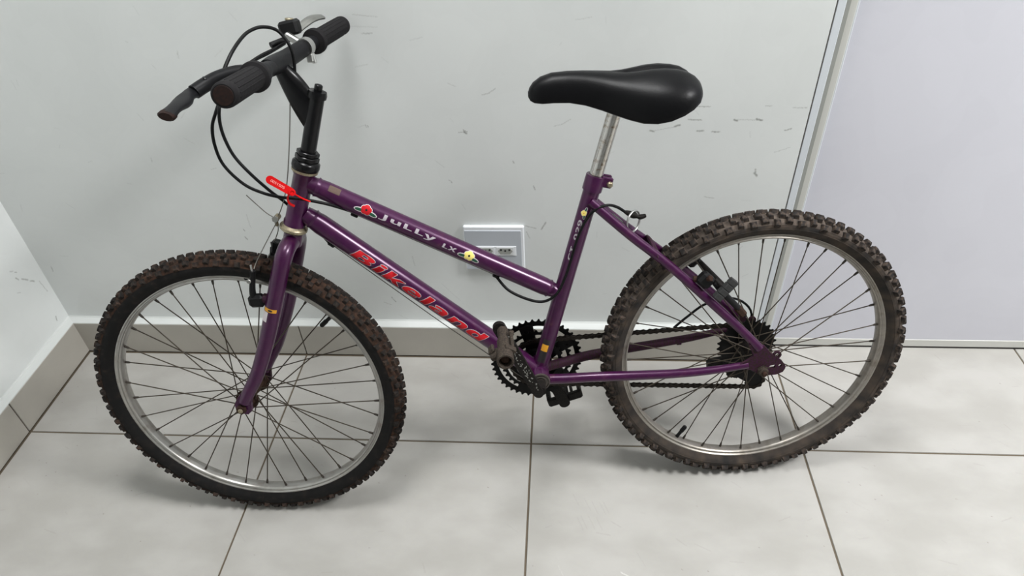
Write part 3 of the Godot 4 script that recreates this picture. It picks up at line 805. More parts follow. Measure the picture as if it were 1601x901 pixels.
	put("lettering", wrap_on(word("JuLLy", 0.126, 0.229, -0.0018, 0.0118, 0.05, 700), tt0, td, E0, tp, 0.0165, 0.0003), M.silver_ink, fr)
	put("lettering", wrap_on(word("LX", 0.2445, 0.270, -0.0025, 0.0078, 0.1, 700), tt0, td, E0, tp, 0.0165, 0.0003), M.silver_ink, fr)
	flower(Vector2(0.1025, 0.0045), 0.0122, M.red_ink, M.black_ink, fr, tt0, td, E0, tp, 0.0165)
	flower(Vector2(0.2945, 0.0025), 0.0122, M.pale_yellow, M.black_ink, fr, tt0, td, E0, tp, 0.0165)
	var tpx := PackedVector2Array([Vector2(0.033, 0.008), Vector2(0.053, 0.008), Vector2(0.053, 0.020), Vector2(0.033, 0.008), Vector2(0.053, 0.020), Vector2(0.033, 0.020)])
	put("tape_scrap", wrap_on(tpx, tt0, td, E0, tp, 0.0165, 0.0002), M.tape, fr)
	var sp := V(-sd.y, sd.x, 0)
	put("lettering", wrap_on(word("CT  029", 0.252, 0.330, 0.0035, 0.0078, 0.0, 700), BB, sd, E0, sp, 0.0147, 0.0003), M.silver_ink, fr)
	flower(Vector2(0.344, 0.0055), 0.0068, M.pale_yellow, M.yellow_ink, fr, BB, sd, E0, sp, 0.0147)
	var sq := func(x0: float, x1: float, y0: float, y1: float) -> PackedVector2Array:
		return PackedVector2Array([Vector2(x0, y0), Vector2(x1, y0), Vector2(x1, y1), Vector2(x0, y0), Vector2(x1, y1), Vector2(x0, y1)])
	put("sticker", wrap_on(sq.call(0.030, 0.082, -0.002, 0.0125), BB, sd, E0, sp, 0.0147, 0.0002), M.black_ink, fr)
	put("sticker_band", wrap_on(sq.call(0.056, 0.071, -0.001, 0.0115), BB, sd, E0, sp, 0.0147, 0.0004), M.yellow_ink, fr)

func build_steering() -> void:
	var ax := STEER_AX
	# head set cups stay with the frame
	var ha := V(-0.7905, 0.7305, 0)
	var hb := V(-0.8275, 0.6335, 0)
	var hd := (ha - hb).normalized()
	var hs := put("headset", MB.new().lathe(ha, hd, [Vector2(0.017, -0.003), Vector2(0.0218, 0.0), Vector2(0.0230, 0.004), Vector2(0.0226, 0.011), Vector2(0.019, 0.0145), Vector2(0.0150, 0.0155)], 32, true), M.black_metal, bike)
	put("race", MB.new().lathe(ha, hd, [Vector2(0.016, -0.0055), Vector2(0.0216, -0.0045), Vector2(0.0219, -0.0005), Vector2(0.016, 0.0)], 32), M.brass, hs)
	put("lower_cup", MB.new().lathe(hb, hd, [Vector2(0.0145, -0.0115), Vector2(0.0205, -0.011), Vector2(0.0236, -0.0080), Vector2(0.0236, -0.0040), Vector2(0.0195, 0.0005), Vector2(0.016, 0.001)], 32), M.brass, hs)
	for k in [[0.0152, 0.0200, 0.0080], [0.0240, 0.0188, 0.0068]]:
		put("locknut", MB.new().lathe(ha + hd * k[0], hd, [Vector2(0.012, 0), Vector2(k[1] - 0.001, 0), Vector2(k[1], 0.001), Vector2(k[1], k[2] - 0.001), Vector2(k[1] - 0.001, k[2]), Vector2(0.012, k[2])], 6), M.black_metal, hs)
	# fork
	var crown := V(-0.8365, 0.6045, 0)
	var fk := put("fork", MB.new().tube([crown - hd * 0.006, crown + hd * 0.017], [0.0165, 0.0160], 24), M.paint, bike, steer_t)
	for s in [1.0, -1.0]:
		var leg := curve([V(-0.8360, 0.6055, 0.004 * s), V(-0.8370, 0.6035, 0.024 * s), V(-0.8405, 0.5930, 0.0395 * s), V(-0.8485, 0.571, 0.0470 * s), V(-0.8705, 0.511, 0.051 * s), V(-0.8955, 0.445, 0.0525 * s), V(-0.928, 0.373, 0.054 * s), V(-0.952, 0.334, 0.055 * s), V(-0.967, 0.309, 0.0545 * s)], 5)
		var rad := []
		for i in leg.size():
			var f := float(i) / (leg.size() - 1)
			rad.append(lerpf(0.0148, 0.0142, f) if f < 0.55 else lerpf(0.0142, 0.0108, (f - 0.55) / 0.45))
		put("fork_leg", MB.new().tube(leg, rad, 20), M.paint, fk)
		var tip := PackedVector2Array([Vector2(-0.962, 0.336), Vector2(-0.948, 0.325), Vector2(-0.955, 0.305), Vector2(-0.957, 0.289), Vector2(-0.965, 0.282), Vector2(-0.977, 0.284), Vector2(-0.986, 0.292), Vector2(-0.986, 0.304), Vector2(-0.977, 0.320)])
		put("fork_end", MB.new().prism(tip, 0.0495 * s, 0.0575 * s), M.paint if s > 0 else M.rusty_paint, fk)
		put("brake_boss", MB.new().cyl(V(-0.877, 0.517, 0.050 * s), V(-0.890, 0.520, 0.050 * s), 0.009, 12, 0.002), M.rusty_paint, fk)
	# sticker round the near leg
	var lp0 := V(-0.8705, 0.511, 0.051)
	var ld := (V(-0.8955, 0.445, 0.0525) - lp0).normalized()
	var le1 := Vector3.BACK.cross(ld).normalized()
	var sq := func(x0: float, x1: float, y0: float, y1: float) -> PackedVector2Array:
		return PackedVector2Array([Vector2(x0, y0), Vector2(x1, y0), Vector2(x1, y1), Vector2(x0, y0), Vector2(x1, y1), Vector2(x0, y1)])
	put("sticker_band", wrap_on(sq.call(0.006, 0.013, -0.013, 0.010), lp0, ld, Vector3.BACK, le1, 0.0146, 0.0003), M.yellow_ink, fk)
	put("sticker", wrap_on(sq.call(0.014, 0.034, -0.015, -0.004), lp0, ld, Vector3.BACK, le1, 0.0146, 0.0003), M.white_ink, fk)
	put("sticker_mark", wrap_on(disc(Vector2(0.0095, -0.001), 0.002, 0.004), lp0, ld, Vector3.BACK, le1, 0.0146, 0.0005), M.black_ink, fk)
	# stem
	var q0 := ha + hd * 0.02
	var q1 := V(-0.7475, 0.8535, 0)
	var stem := put("stem", MB.new().lathe(q0, q1 - q0, [Vector2(0.0124, 0), Vector2(0.0124, (q1 - q0).length() - 0.012), Vector2(0.0150, (q1 - q0).length() - 0.011), Vector2(0.0155, (q1 - q0).length() - 0.006), Vector2(0.0142, (q1 - q0).length()), Vector2(0, (q1 - q0).length() + 0.001)], 28), M.black_metal, bike, steer_t)
	put("stem_bolt", MB.new().cyl(q1, q1 + hd * 0.010, 0.0066, 6, 0.001), M.black_metal, stem)
	var ext := MB.new()
	var e0 := V(-0.7985, 0.8985, 0)
	var e1 := V(-0.7695, 0.8215, 0)
	# gusset that deepens towards the quill
	var rings := []
	for i in 9:
		var f := i / 8.0
		var c := V(-0.7975, 0.8925, 0).lerp(V(-0.7660, 0.8205, 0), f)
		var axis_a := V(0.36, 0.93, 0).normalized()
		var ra := lerpf(0.0130, 0.0300, pow(f, 1.1))
		var rb := lerpf(0.0125, 0.0095, f)
		var ring := []
		for k in 20:
			var th := TAU * k / 20
			ring.append([c + axis_a.rotated(Vector3.BACK, lerpf(-0.9, 0.0, f)) * cos(th) * ra + Vector3.BACK * sin(th) * rb, (axis_a.rotated(Vector3.BACK, lerpf(-0.9, 0.0, f)) * cos(th) / ra + Vector3.BACK * sin(th) / rb).normalized()])
		rings.append(ring)
	for i in 8:
		for k in 20:
			var l := (k + 1) % 20
			ext.squad(rings[i][k][0], rings[i][l][0], rings[i + 1][l][0], rings[i + 1][k][0], rings[i][k][1], rings[i][l][1], rings[i + 1][l][1], rings[i + 1][k][1])
	put("stem_extension", ext, M.black_metal, stem)
	# handlebar, swept back a little, with its grips
	var bn := V(-0.777, 0.901, 0.270)
	var bc := V(-0.799, 0.899, 0.0)
	var bf := V(-0.757, 0.926, -0.243)
	var bar := put("handlebar", MB.new().tube(curve([bn, bc.lerp(bn, 0.3), bc + V(0, 0, 0.03), bc - V(0, 0, 0.03), bc.lerp(bf, 0.35), bf], 5), 0.0111, 22), M.satin_black, bike, steer_t)
	put("centre_sleeve", MB.new().tube([bc + V(0.0012, 0, 0.058), bc + V(0, 0, 0.03), bc - V(0, 0, 0.03), bc.lerp(bf, 0.32)], [0.0130, 0.0146, 0.0146, 0.0138], 24), M.satin_black, bar)
	for s in [0, 1]:
		var e: Vector3 = bn if s == 0 else bf
		var dirv: Vector3 = (bc.lerp(e, 0.3) - e).normalized()
		var ln := 0.135 if s == 0 else 0.118
		var prof := [Vector2(0, -0.002), Vector2(0.0135, -0.002), Vector2(0.0158, 0.001), Vector2(0.0163, 0.006), Vector2(0.0157, 0.012)]
		for k in 9:
			var z := 0.016 + (ln - 0.032) * k / 8.0
			prof.append_array([Vector2(0.0156, z), Vector2(0.0158, z + 0.002), Vector2(0.0158, z + (ln - 0.032) / 8.0 - 0.003)])
		prof.append_array([Vector2(0.0158, ln - 0.008), Vector2(0.0205, ln - 0.006), Vector2(0.0212, ln - 0.003), Vector2(0.0212, ln + 0.003), Vector2(0.0200, ln + 0.006), Vector2(0.0115, ln + 0.008)])
		var g := put("grip", MB.new().lathe(e, dirv, prof, 32), M.grip, bike, steer_t)
		if s == 0:
			put("grip_end", MB.new().lathe(e - dirv * 0.0022, -dirv, [Vector2(0.0125, -0.001), Vector2(0.0118, 0.0006), Vector2(0, 0.001)], 24), M.grip_end, g)
		# ribbed rubber lines along the grip
		var ribs := MB.new()
		var pa := dirv.cross(Vector3.UP).normalized()
		var pb := dirv.cross(pa)
		for k in 16:
			var th := TAU * k / 16
			var oo := pa * cos(th) + pb * sin(th)
			ribs.tube([e + dirv * 0.014 + oo * 0.0155, e + dirv * (ln - 0.012) + oo * 0.0155], 0.0009, 5)
		put("grip_rib", ribs, M.grip, g)
	# near brake lever
	var bl := put("brake_lever", MB.new().tube(curve([V(-0.800, 0.902, 0.105), V(-0.822, 0.903, 0.108), V(-0.845, 0.899, 0.117), V(-0.862, 0.892, 0.128), V(-0.874, 0.885, 0.142)], 4), 0.0125, 14, true, 0.8), M.satin_black, bike, steer_t)
	put("lever_clamp", MB.new().lathe(V(-0.7905, 0.9, 0.112), V(0, 0, -1), [Vector2(0.011, 0), Vector2(0.0145, 0.001), Vector2(0.0145, 0.013), Vector2(0.011, 0.014)], 22), M.satin_black, bl)
	put("lever_blade", MB.new().tube(curve([V(-0.870, 0.887, 0.130), V(-0.876, 0.884, 0.148), V(-0.874, 0.883, 0.168), V(-0.868, 0.881, 0.195), V(-0.865, 0.880, 0.222), V(-0.862, 0.878, 0.247), V(-0.861, 0.877, 0.256)], 4), [0.0114, 0.0114, 0.0114, 0.0112, 0.0108, 0.0103, 0.0100, 0.0100, 0.0103, 0.0108, 0.0116, 0.0120, 0.0120, 0.0114, 0.0107, 0.0100, 0.0096, 0.0093, 0.0096, 0.0100, 0.0105, 0.0107, 0.0107, 0.0097, 0.0068], 14, true, 0.55, V(0.3, 1, 0)), M.satin_black, bl)
	put("lever_tip", MB.new().tube([V(-0.8622, 0.8775, 0.247), V(-0.8612, 0.8768, 0.2545), V(-0.861, 0.8766, 0.2575)], [0.0109, 0.0110, 0.0085], 14, true, 0.57, V(0.3, 1, 0)), M.grip_end, bl)
	put("pivot_screw", MB.new().cyl(V(-0.862, 0.890, 0.130), V(-0.858, 0.902, 0.131), 0.005, 12, 0.001), M.black_metal, bl)
	# far brake lever and gear shifter
	var bfar := bc.lerp(bf, 0.37)
	var fb := put("brake_lever", MB.new().lathe(bfar, (bf - bc).normalized(), [Vector2(0.011, -0.007), Vector2(0.015, -0.007), Vector2(0.015, 0.007), Vector2(0.011, 0.007)], 22).box(bfar + V(0.006, -0.017, 0.002), V(0.006, 0.007, 0.006), 0.002).box(bfar + V(-0.018, 0.014, 0.0), V(0.013, 0.005, 0.007), 0.002, Basis(Vector3.BACK, -0.6)), M.bright, bike, steer_t)
	put("lever_blade", MB.new().tube(curve([V(-0.803, 0.930, -0.118), V(-0.797, 0.938, -0.136), V(-0.788, 0.945, -0.158), V(-0.784, 0.946, -0.185), V(-0.782, 0.944, -0.215)], 4), [0.0055, 0.006, 0.0065, 0.007, 0.0075, 0.0078, 0.008, 0.008, 0.008, 0.008, 0.008, 0.0078, 0.0076, 0.0074, 0.0072, 0.007, 0.005], 12, true, 0.5, V(0.5, 1, 0)), M.steel, fb)
	put("clamp_bolt", MB.new().cyl(bfar + V(0.012, -0.026, 0.002), bfar + V(0.010, -0.010, 0.002), 0.0042, 10, 0.001), M.bright, fb)
	var sh := put("gear_shifter", MB.new().box(V(-0.812, 0.9375, -0.118), V(0.016, 0.012, 0.014), 0.004, Basis(Vector3.BACK, 0.15)), M.plastic, bike, steer_t)
	put("shifter_screw", MB.new().cyl(V(-0.811, 0.949, -0.118), V(-0.8105, 0.9525, -0.118), 0.0075, 16, 0.001), M.brass, sh)
	put("shifter_stub", MB.new().tube([V(-0.812, 0.922, -0.125), V(-0.842, 0.914, -0.095)], [0.006, 0.005], 12), M.plastic, sh)
	# front brake: two arms, straddle wire and hanger
	for s in [1.0, -1.0]:
		var t := Transform3D(Basis.from_scale(V(1, 1, s)), Vector3.ZERO)
		var arm := MB.new()
		var k := MB.new()
		k.tube(curve([V(-0.9045, 0.517, 0.052), V(-0.903, 0.537, 0.052), V(-0.899, 0.556, 0.050), V(-0.895, 0.572, 0.050)], 4), [0.0075, 0.0074, 0.0072, 0.007, 0.0068, 0.0066, 0.0064, 0.0062, 0.006, 0.006, 0.006, 0.006, 0.006], 12, true, 0.75)
		k.box(V(-0.899, 0.517, 0.052), V(0.014, 0.0115, 0.009), 0.005)
		if s < 0: k.box(V(-0.886, 0.575, 0.047), V(0.008, 0.013, 0.008), 0.003, Basis(Vector3.BACK, -0.3))
		arm.add(k, t)
		var ba := put("brake_arm", arm, M.plastic, bike, steer_t)
		put("brake_pad", MB.new().add(MB.new().box(V(-0.906, 0.551, 0.019), V(0.022, 0.0045, 0.0055), 0.002, Basis(Vector3.BACK, 0.22)), t), M.black_metal, ba)
		put("pad_bolt", MB.new().add(MB.new().cyl(V(-0.906, 0.552, 0.022), V(-0.903, 0.556, 0.059), 0.0038, 10, 0.0008), t), M.steel, ba)
		put("wire_anchor", MB.new().add(MB.new().cyl(V(-0.896, 0.568, 0.051), V(-0.896, 0.583, 0.051), 0.0019, 8), t), M.bright, ba)
	var w1 := [V(-0.855, 0.641, 0.004), V(-0.888, 0.588, 0.035), V(-0.894, 0.574, 0.047)]
	var hg := put("cable_hanger", MB.new().cyl(V(-0.854, 0.648, -0.006), V(-0.854, 0.648, 0.009), 0.0052, 12, 0.001).box(V(-0.857, 0.638, 0.001), V(0.003, 0.006, 0.002), 0.001), M.brass, bike, steer_t)
	put("hanger_nut", MB.new().cyl(V(-0.854, 0.648, 0.009), V(-0.854, 0.648, 0.0125), 0.0062, 6, 0.0008), M.steel, hg)
	put("straddle_wire", MB.new().tube(curve(w1, 6), 0.0009, 6), M.wire, hg)
	put("straddle_wire", MB.new().tube(curve([V(-0.857, 0.639, -0.003), V(-0.868, 0.613, -0.024), V(-0.893, 0.577, -0.047)], 6), 0.0009, 6), M.wire, hg)
	put("brake_cable", MB.new().tube(curve([V(-0.789, 0.867, 0.000), V(-0.797, 0.826, 0.000), V(-0.810, 0.767, 0.000), V(-0.826, 0.706, 0.000), V(-0.841, 0.669, 0.000), V(-0.854, 0.647, 0.000)], 5), 0.0009, 6), M.wire, hg)
	put("loose_end", MB.new().tube(curve([V(-0.856, 0.645, 0.000), V(-0.868, 0.657, 0.005), V(-0.880, 0.675, 0.010), V(-0.892, 0.694, 0.015)], 5), 0.0008, 6), M.wire, hg)
	put("cable_housing", MB.new().tube(curve([V(-0.843, 0.903, 0.110), V(-0.834, 0.925, 0.090), V(-0.828, 0.941, 0.060), V(-0.820, 0.950, 0.040), V(-0.807, 0.953, 0.020), V(-0.793, 0.945, 0.000), V(-0.779, 0.924, 0.000), V(-0.776, 0.900, 0.000), V(-0.781, 0.869, 0.000)], 6), 0.0026, 10), M.housing, bike, steer_t)

func build_cables() -> void:
	put("cable_housing", MB.new().tube(curve([V(-0.805, 0.916, -0.130), V(-0.826, 0.906, -0.100), V(-0.847, 0.899, -0.070), V(-0.872, 0.884, -0.030), V(-0.894, 0.857, 0.000), V(-0.905, 0.833, 0.020), V(-0.915, 0.812, 0.020), V(-0.918, 0.783, 0.020), V(-0.912, 0.751, 0.020), V(-0.887, 0.720, 0.025), V(-0.858, 0.704, 0.030), V(-0.828, 0.696, 0.035), V(-0.798, 0.690, 0.033), V(-0.760, 0.673, 0.020), V(-0.726, 0.649, 0.000)], 6), 0.0026, 10), M.housing, bike)
	put("cable_housing", MB.new().tube(curve([V(-0.814, 0.910, -0.120), V(-0.835, 0.901, -0.090), V(-0.855, 0.894, -0.060), V(-0.878, 0.877, -0.020), V(-0.891, 0.857, 0.010), V(-0.894, 0.841, 0.030), V(-0.898, 0.818, 0.030), V(-0.896, 0.793, 0.030), V(-0.888, 0.766, 0.030), V(-0.870, 0.737, 0.030), V(-0.851, 0.704, 0.018), V(-0.838, 0.671, -0.010), V(-0.824, 0.640, -0.026), V(-0.790, 0.606, -0.015), V(-0.774, 0.593, 0.0)], 6), 0.0026, 10), M.housing, bike)
	put("cable_housing", MB.new().tube(curve([V(-0.490, 0.506, 0.002), V(-0.469, 0.480, 0.010), V(-0.435, 0.461, 0.015), V(-0.407, 0.458, 0.022), V(-0.384, 0.472, 0.024), V(-0.368, 0.500, 0.0200), V(-0.356, 0.535, 0.0178), V(-0.345, 0.573, 0.0172), V(-0.331, 0.606, 0.0180), V(-0.314, 0.628, 0.020), V(-0.292, 0.634, 0.016), V(-0.273, 0.626, 0.008), V(-0.257, 0.613, 0.003)], 6), 0.0026, 10), M.housing, bike)
	put("brake_cable", MB.new().tube([V(-0.722, 0.6435, 0.0), V(-0.489, 0.5065, 0.0)], 0.0008, 6), M.wire, bike)
	put("gear_cable", MB.new().tube([V(-0.770, 0.590, 0.0), V(-0.600, 0.4215, 0.003), V(-0.436, 0.2665, 0.006)], 0.0009, 6), M.wire, bike)
	put("cable_end", MB.new().tube(curve([V(-0.258, 0.614, 0.003), V(-0.243, 0.606, 0.0), V(-0.232, 0.601, 0.0), V(-0.220, 0.602, -0.002)], 4), [0.003, 0.004, 0.005, 0.006, 0.0065, 0.006, 0.0045, 0.003, 0.0045, 0.005, 0.0045, 0.004, 0.003], 8), M.grime, bike)

func build_drive() -> void:
	# chainrings on the far side
	var z := -0.0455
	var cr := put("crankset", MB.new().toothed(BB, 0.0775, teeth(44, 0.0868, 0.0922), z - 0.0012, z + 0.0012), M.oily, bike)
	put("chainring", MB.new().toothed(BB, 0.0610, teeth(34, 0.0665, 0.0715), z + 0.0058, z + 0.0082), M.oily, cr)
	put("chainring", MB.new().toothed(BB, 0.0430, teeth(26, 0.0495, 0.0545), z + 0.0118, z + 0.0142), M.oily, cr)
	var sp := MB.new()
	for k in 5:
		var th := TAU * k / 5 + 0.55
		var b := Basis(Vector3.BACK, th)
		sp.prism(PackedVector2Array([Vector2(0.012, -0.016), Vector2(0.05, -0.012), Vector2(0.081, -0.014), Vector2(0.083, 0.0), Vector2(0.081, 0.014), Vector2(0.05, 0.012), Vector2(0.012, 0.016)]), -0.003, 0.003, Transform3D(b, BB + V(0, 0, z + 0.004)))
	sp.lathe(BB + V(0, 0, z - 0.004), V(0, 0, 1), [Vector2(0, 0), Vector2(0.030, 0), Vector2(0.030, 0.02), Vector2(0.018, 0.022), Vector2(0, 0.022)], 28)
	put("spider", sp, M.oily, cr)
	# near side cup, spindle and crank
	put("bearing_cup", MB.new().lathe(BB + V(0, 0, 0.034), V(0, 0, 1), [Vector2(0.0192, 0), Vector2(0.0185, 0.003), Vector2(0.0168, 0.0036), Vector2(0.0162, 0.0018), Vector2(0.0138, 0.0018), Vector2(0.0130, 0.0042), Vector2(0.0105, 0.0042), Vector2(0.0098, 0.0024), Vector2(0.008, 0.0024), Vector2(0.0072, 0.016), Vector2(0, 0.016)], 32), M.worn, cr)
	var pe := V(-0.486, 0.437, 0.0)
	var cdir := (pe - BB).normalized()
	var cb := Basis(cdir, V(-cdir.y, cdir.x, 0), Vector3.BACK)
	var ln := (pe - BB).length()
	var outline := PackedVector2Array()
	for k in 13:
		var th := PI / 2 + PI * k / 12.0
		outline.append(Vector2(cos(th) * 0.0105 + 0.002, sin(th) * 0.0095 + 0.001))
	for k in 13:
		var th := -PI / 2 + PI * k / 12.0
		outline.append(Vector2(ln + cos(th) * 0.0115, sin(th) * 0.0115))
	var arm := MB.new().prism(outline, 0.066, 0.0755, Transform3D(cb, BB + V(-0.0055, 0.002, 0)))
	arm.lathe(BB + V(0, 0, 0.040), V(0, 0, 1), [Vector2(0.0055, 0), Vector2(0.0085, 0), Vector2(0.0085, 0.026), Vector2(0, 0.026)], 20)
	var ca := put("crank_arm", arm, M.grime, cr)
	var chips := MB.new()
	var rng := RandomNumberGenerator.new()
	rng.seed = 5
	for k in 46:
		var x := rng.randf_range(0.005, ln - 0.01)
		var y := rng.randf_range(-0.0075, 0.004)
		chips.box(BB + V(-0.0055, 0.002, 0) + cb * V(x, y, 0.0755), V(rng.randf_range(0.0005, 0.0026), rng.randf_range(0.0004, 0.0012), 0.0003), 0.0, cb * Basis(Vector3.BACK, rng.randf_range(-0.8, 0.8)))
	put("paint_chip", chips, M.steel, ca)
	var fe := BB + (BB - pe) * 0.86
	var far_outline := PackedVector2Array()
	for q in outline: far_outline.append(Vector2(q.x * 0.86, q.y))
	put("crank_arm", MB.new().prism(far_outline, -0.066, -0.056, Transform3D(Basis(-cdir, V(cdir.y, -cdir.x, 0), Vector3.BACK), BB)), M.grime, cr)
	# what is left of the near pedal: barrel, cracked body and rusty bearing
	var np := put("pedal", MB.new().lathe(pe + V(0, 0, 0.0765), V(0, 0, 1), [Vector2(0.005, 0), Vector2(0.0095, 0.0008), Vector2(0.0098, 0.012), Vector2(0.0082, 0.016), Vector2(0.0085, 0.028), Vector2(0.0118, 0.038), Vector2(0.0112, 0.058), Vector2(0.0122, 0.064), Vector2(0.0142, 0.074), Vector2(0.0146, 0.098), Vector2(0.0138, 0.100), Vector2(0.0112, 0.100), Vector2(0.0105, 0.086), Vector2(0, 0.086)], 20), M.grey_grime, bike)
	put("bearing", MB.new().lathe(pe + V(0, 0, 0.159), V(0, 0, 1), [Vector2(0.0106, 0.003), Vector2(0.009, 0.0035), Vector2(0.0075, 0.009), Vector2(0.005, 0.010), Vector2(0, 0.010)], 12), M.rust, np)
	put("broken_body", MB.new().box(pe + V(-0.012, -0.002, 0.146), V(0.012, 0.005, 0.012), 0.002, Basis(Vector3.BACK, 0.4)).box(pe + V(-0.022, 0.002, 0.138), V(0.006, 0.003, 0.009), 0.0015, Basis(Vector3.BACK, 0.9)).box(pe + V(0.014, 0.006, 0.122), V(0.003, 0.004, 0.020), 0.0015, Basis(Vector3.RIGHT, 0.1)).box(pe + V(0.0145, 0.008, 0.101), V(0.0045, 0.004, 0.005), 0.002).box(pe + V(0.010, 0.009, 0.150), V(0.010, 0.003, 0.006), 0.001, Basis(Vector3.BACK, -0.5)), M.grey_grime, np)
	# far pedal: cage platform
	fe += V(0.002, 0.004, 0)
	var pd := MB.new()
	var fb := Basis(Vector3.BACK, 0.28)
	for s in [-1.0, 1.0]:
		pd.box(fe + fb * V(0.034 * s, 0, -0.104), V(0.004, 0.010, 0.036), 0.002, fb)
		pd.box(fe + fb * V(0, 0.0, -0.104 + 0.034 * s), V(0.036, 0.0095, 0.005), 0.002, fb)
		pd.box(fe + fb * V(0.017 * s, 0, -0.104), V(0.0025, 0.0085, 0.034), 0.001, fb)
	pd.cyl(fe + V(0, 0, -0.062), fe + V(0, 0, -0.138), 0.0105, 16, 0.001)
	var fp := put("pedal", pd, M.grime, bike)
	for s in [-1.0, 1.0]:
		var serr := MB.new()
		var strip := PackedVector2Array([Vector2(-0.036, -0.001)])
		for k in 8:
			strip.append_array([Vector2(-0.036 + 0.009 * k, 0.002), Vector2(-0.0315 + 0.009 * k, 0.005)])
		strip.append_array([Vector2(0.036, 0.002), Vector2(0.036, -0.001)])
		serr.prism(strip, -0.003, 0.003, Transform3D(fb * Basis(V(0, 0, 1), V(0, 1, 0), V(-1, 0, 0)), fe + fb * V(0.034 * s, 0.009, -0.104)))
		put("pedal_teeth", serr, M.grime, fp)
	# rear sprockets
	var rc := V(0, YO, 0)
	var cluster := put("freewheel", MB.new().lathe(rc + V(0, 0, -0.022), V(0, 0, -1), [Vector2(0, 0), Vector2(0.030, 0), Vector2(0.030, 0.032), Vector2(0.018, 0.034), Vector2(0, 0.034)], 24), M.oily, bike)
	var sizes := [28, 24, 21, 18, 16, 14]
	for k in 6:
		var rr: float = sizes[k] * 0.0127 / TAU
		var zz := -0.0235 - 0.0053 * k
		put("sprocket", MB.new().toothed(rc, 0.024, teeth(sizes[k], rr - 0.0025, rr + 0.0034), zz - 0.001, zz + 0.001), M.oily, cluster)
	# chain: from chainring over the sprocket, round both jockey wheels and back
	var cz0 := z + 0.013
	var cz1 := -0.0341
	var ra := 0.0515
	var rb := 0.0424
	var g := V(-0.010, 0.232, 0)       # guide wheel
	var tw := V(0.030, 0.2035, 0)      # tension wheel
	var path := []
	for k in 25:
		var th := lerpf(PI * 1.5 - 0.10, PI * 0.5, k / 24.0)
		path.append(BB + V(cos(th) * ra, sin(th) * ra, cz0))
	for k in 15:
		var th := lerpf(PI * 0.5, -PI * 0.42, k / 14.0)
		path.append(rc + V(cos(th) * rb, sin(th) * rb, cz1))
	for k in 9:
		var th := lerpf(PI * 0.60, PI * 1.30, k / 8.0)
		path.append(g + V(cos(th) * 0.0195, sin(th) * 0.0195, cz1))
	for k in 9:
		var th := lerpf(PI * 0.30, -PI * 0.52, k / 8.0)
		path.append(tw + V(cos(th) * 0.0195, sin(th) * 0.0195, cz1))
	path.append(path[0])
	var links := MB.new()
	var plate_o := PackedVector2Array()
	for k in 9: plate_o.append(Vector2(0.00635, 0) + Vector2.from_angle(-PI / 2 + PI * k / 8) * 0.0043)
	plate_o.append(Vector2(0, 0.0026))
	for k in 9: plate_o.append(Vector2(-0.00635, 0) + Vector2.from_angle(PI / 2 + PI * k / 8) * 0.0043)
	plate_o.append(Vector2(0, -0.0026))
	var mk := func(half: float) -> ArrayMesh:
		var m := MB.new()
		for s in [-1.0, 1.0]:
			m.prism(plate_o, s * half - 0.0005, s * half + 0.0005)
		m.cyl(V(0.00635, 0, -half - 0.0008), V(0.00635, 0, half + 0.0008), 0.0026, 8)
		return m.mesh()
	var lm := [mk.call(0.0031), mk.call(0.0021)]
	var ch := put("chain", MB.new().cyl(V(path[0].x, path[0].y, path[0].z - 0.003), V(path[0].x, path[0].y, path[0].z + 0.003), 0.0028, 8), M.chain, bike)
	var lens := [0.0]
	for i in path.size() - 1:
		lens.append(lens[-1] + path[i].distance_to(path[i + 1]))
	var total: float = lens[-1]
	var cnt := int(round(total / 0.0127))
	var at := func(s: float) -> Vector3:
		s = fposmod(s, total)
		for i in lens.size() - 1:
			if lens[i + 1] >= s:
				return path[i].lerp(path[i + 1], (s - lens[i]) / maxf(lens[i + 1] - lens[i], 1e-6))
		return path[-1]
	for i in cnt:
		var a: Vector3 = at.call(total * i / cnt)
		var b: Vector3 = at.call(total * (i + 1) / cnt)
		var x := (b - a).normalized()
		var y := Vector3.BACK.cross(x).normalized()
		put("chain_link", lm[i % 2], M.chain, ch, Transform3D(Basis(x, y, x.cross(y)), (a + b) / 2))
	# derailleur
	var dr := put("derailleur", MB.new().prism(PackedVector2Array([Vector2(-0.022, 0.243), Vector2(-0.004, 0.246), Vector2(0.044, 0.214), Vector2(0.046, 0.196), Vector2(0.034, 0.187), Vector2(0.018, 0.192), Vector2(-0.02, 0.224)]), -0.0405, -0.0385).prism(PackedVector2Array([Vector2(-0.022, 0.243), Vector2(-0.004, 0.246), Vector2(0.040, 0.216), Vector2(0.041, 0.200), Vector2(0.020, 0.196), Vector2(-0.02, 0.224)]), -0.0295, -0.0275), M.oily, bike)
	for p in [g, tw]:
		put("jockey_wheel", MB.new().toothed(p, 0.004, teeth(11, 0.0165, 0.0215), -0.0365, -0.0315), M.oily, dr)
	put("derailleur_body", MB.new().box(V(-0.030, 0.229, -0.062), V(0.032, 0.015, 0.012), 0.006, Basis(Vector3.BACK, 0.12)).box(V(-0.004, 0.262, -0.068), V(0.012, 0.03, 0.008), 0.005, Basis(Vector3.BACK, 0.3)), M.grime, dr)
	put("derailleur_cable", MB.new().tube(curve([V(-0.140, 0.330, -0.056), V(-0.110, 0.352, -0.062), V(-0.070, 0.372, -0.072), V(-0.010, 0.372, -0.082), V(0.030, 0.330, -0.086), V(0.012, 0.262, -0.078)], 6), 0.0025, 8), M.housing, dr)

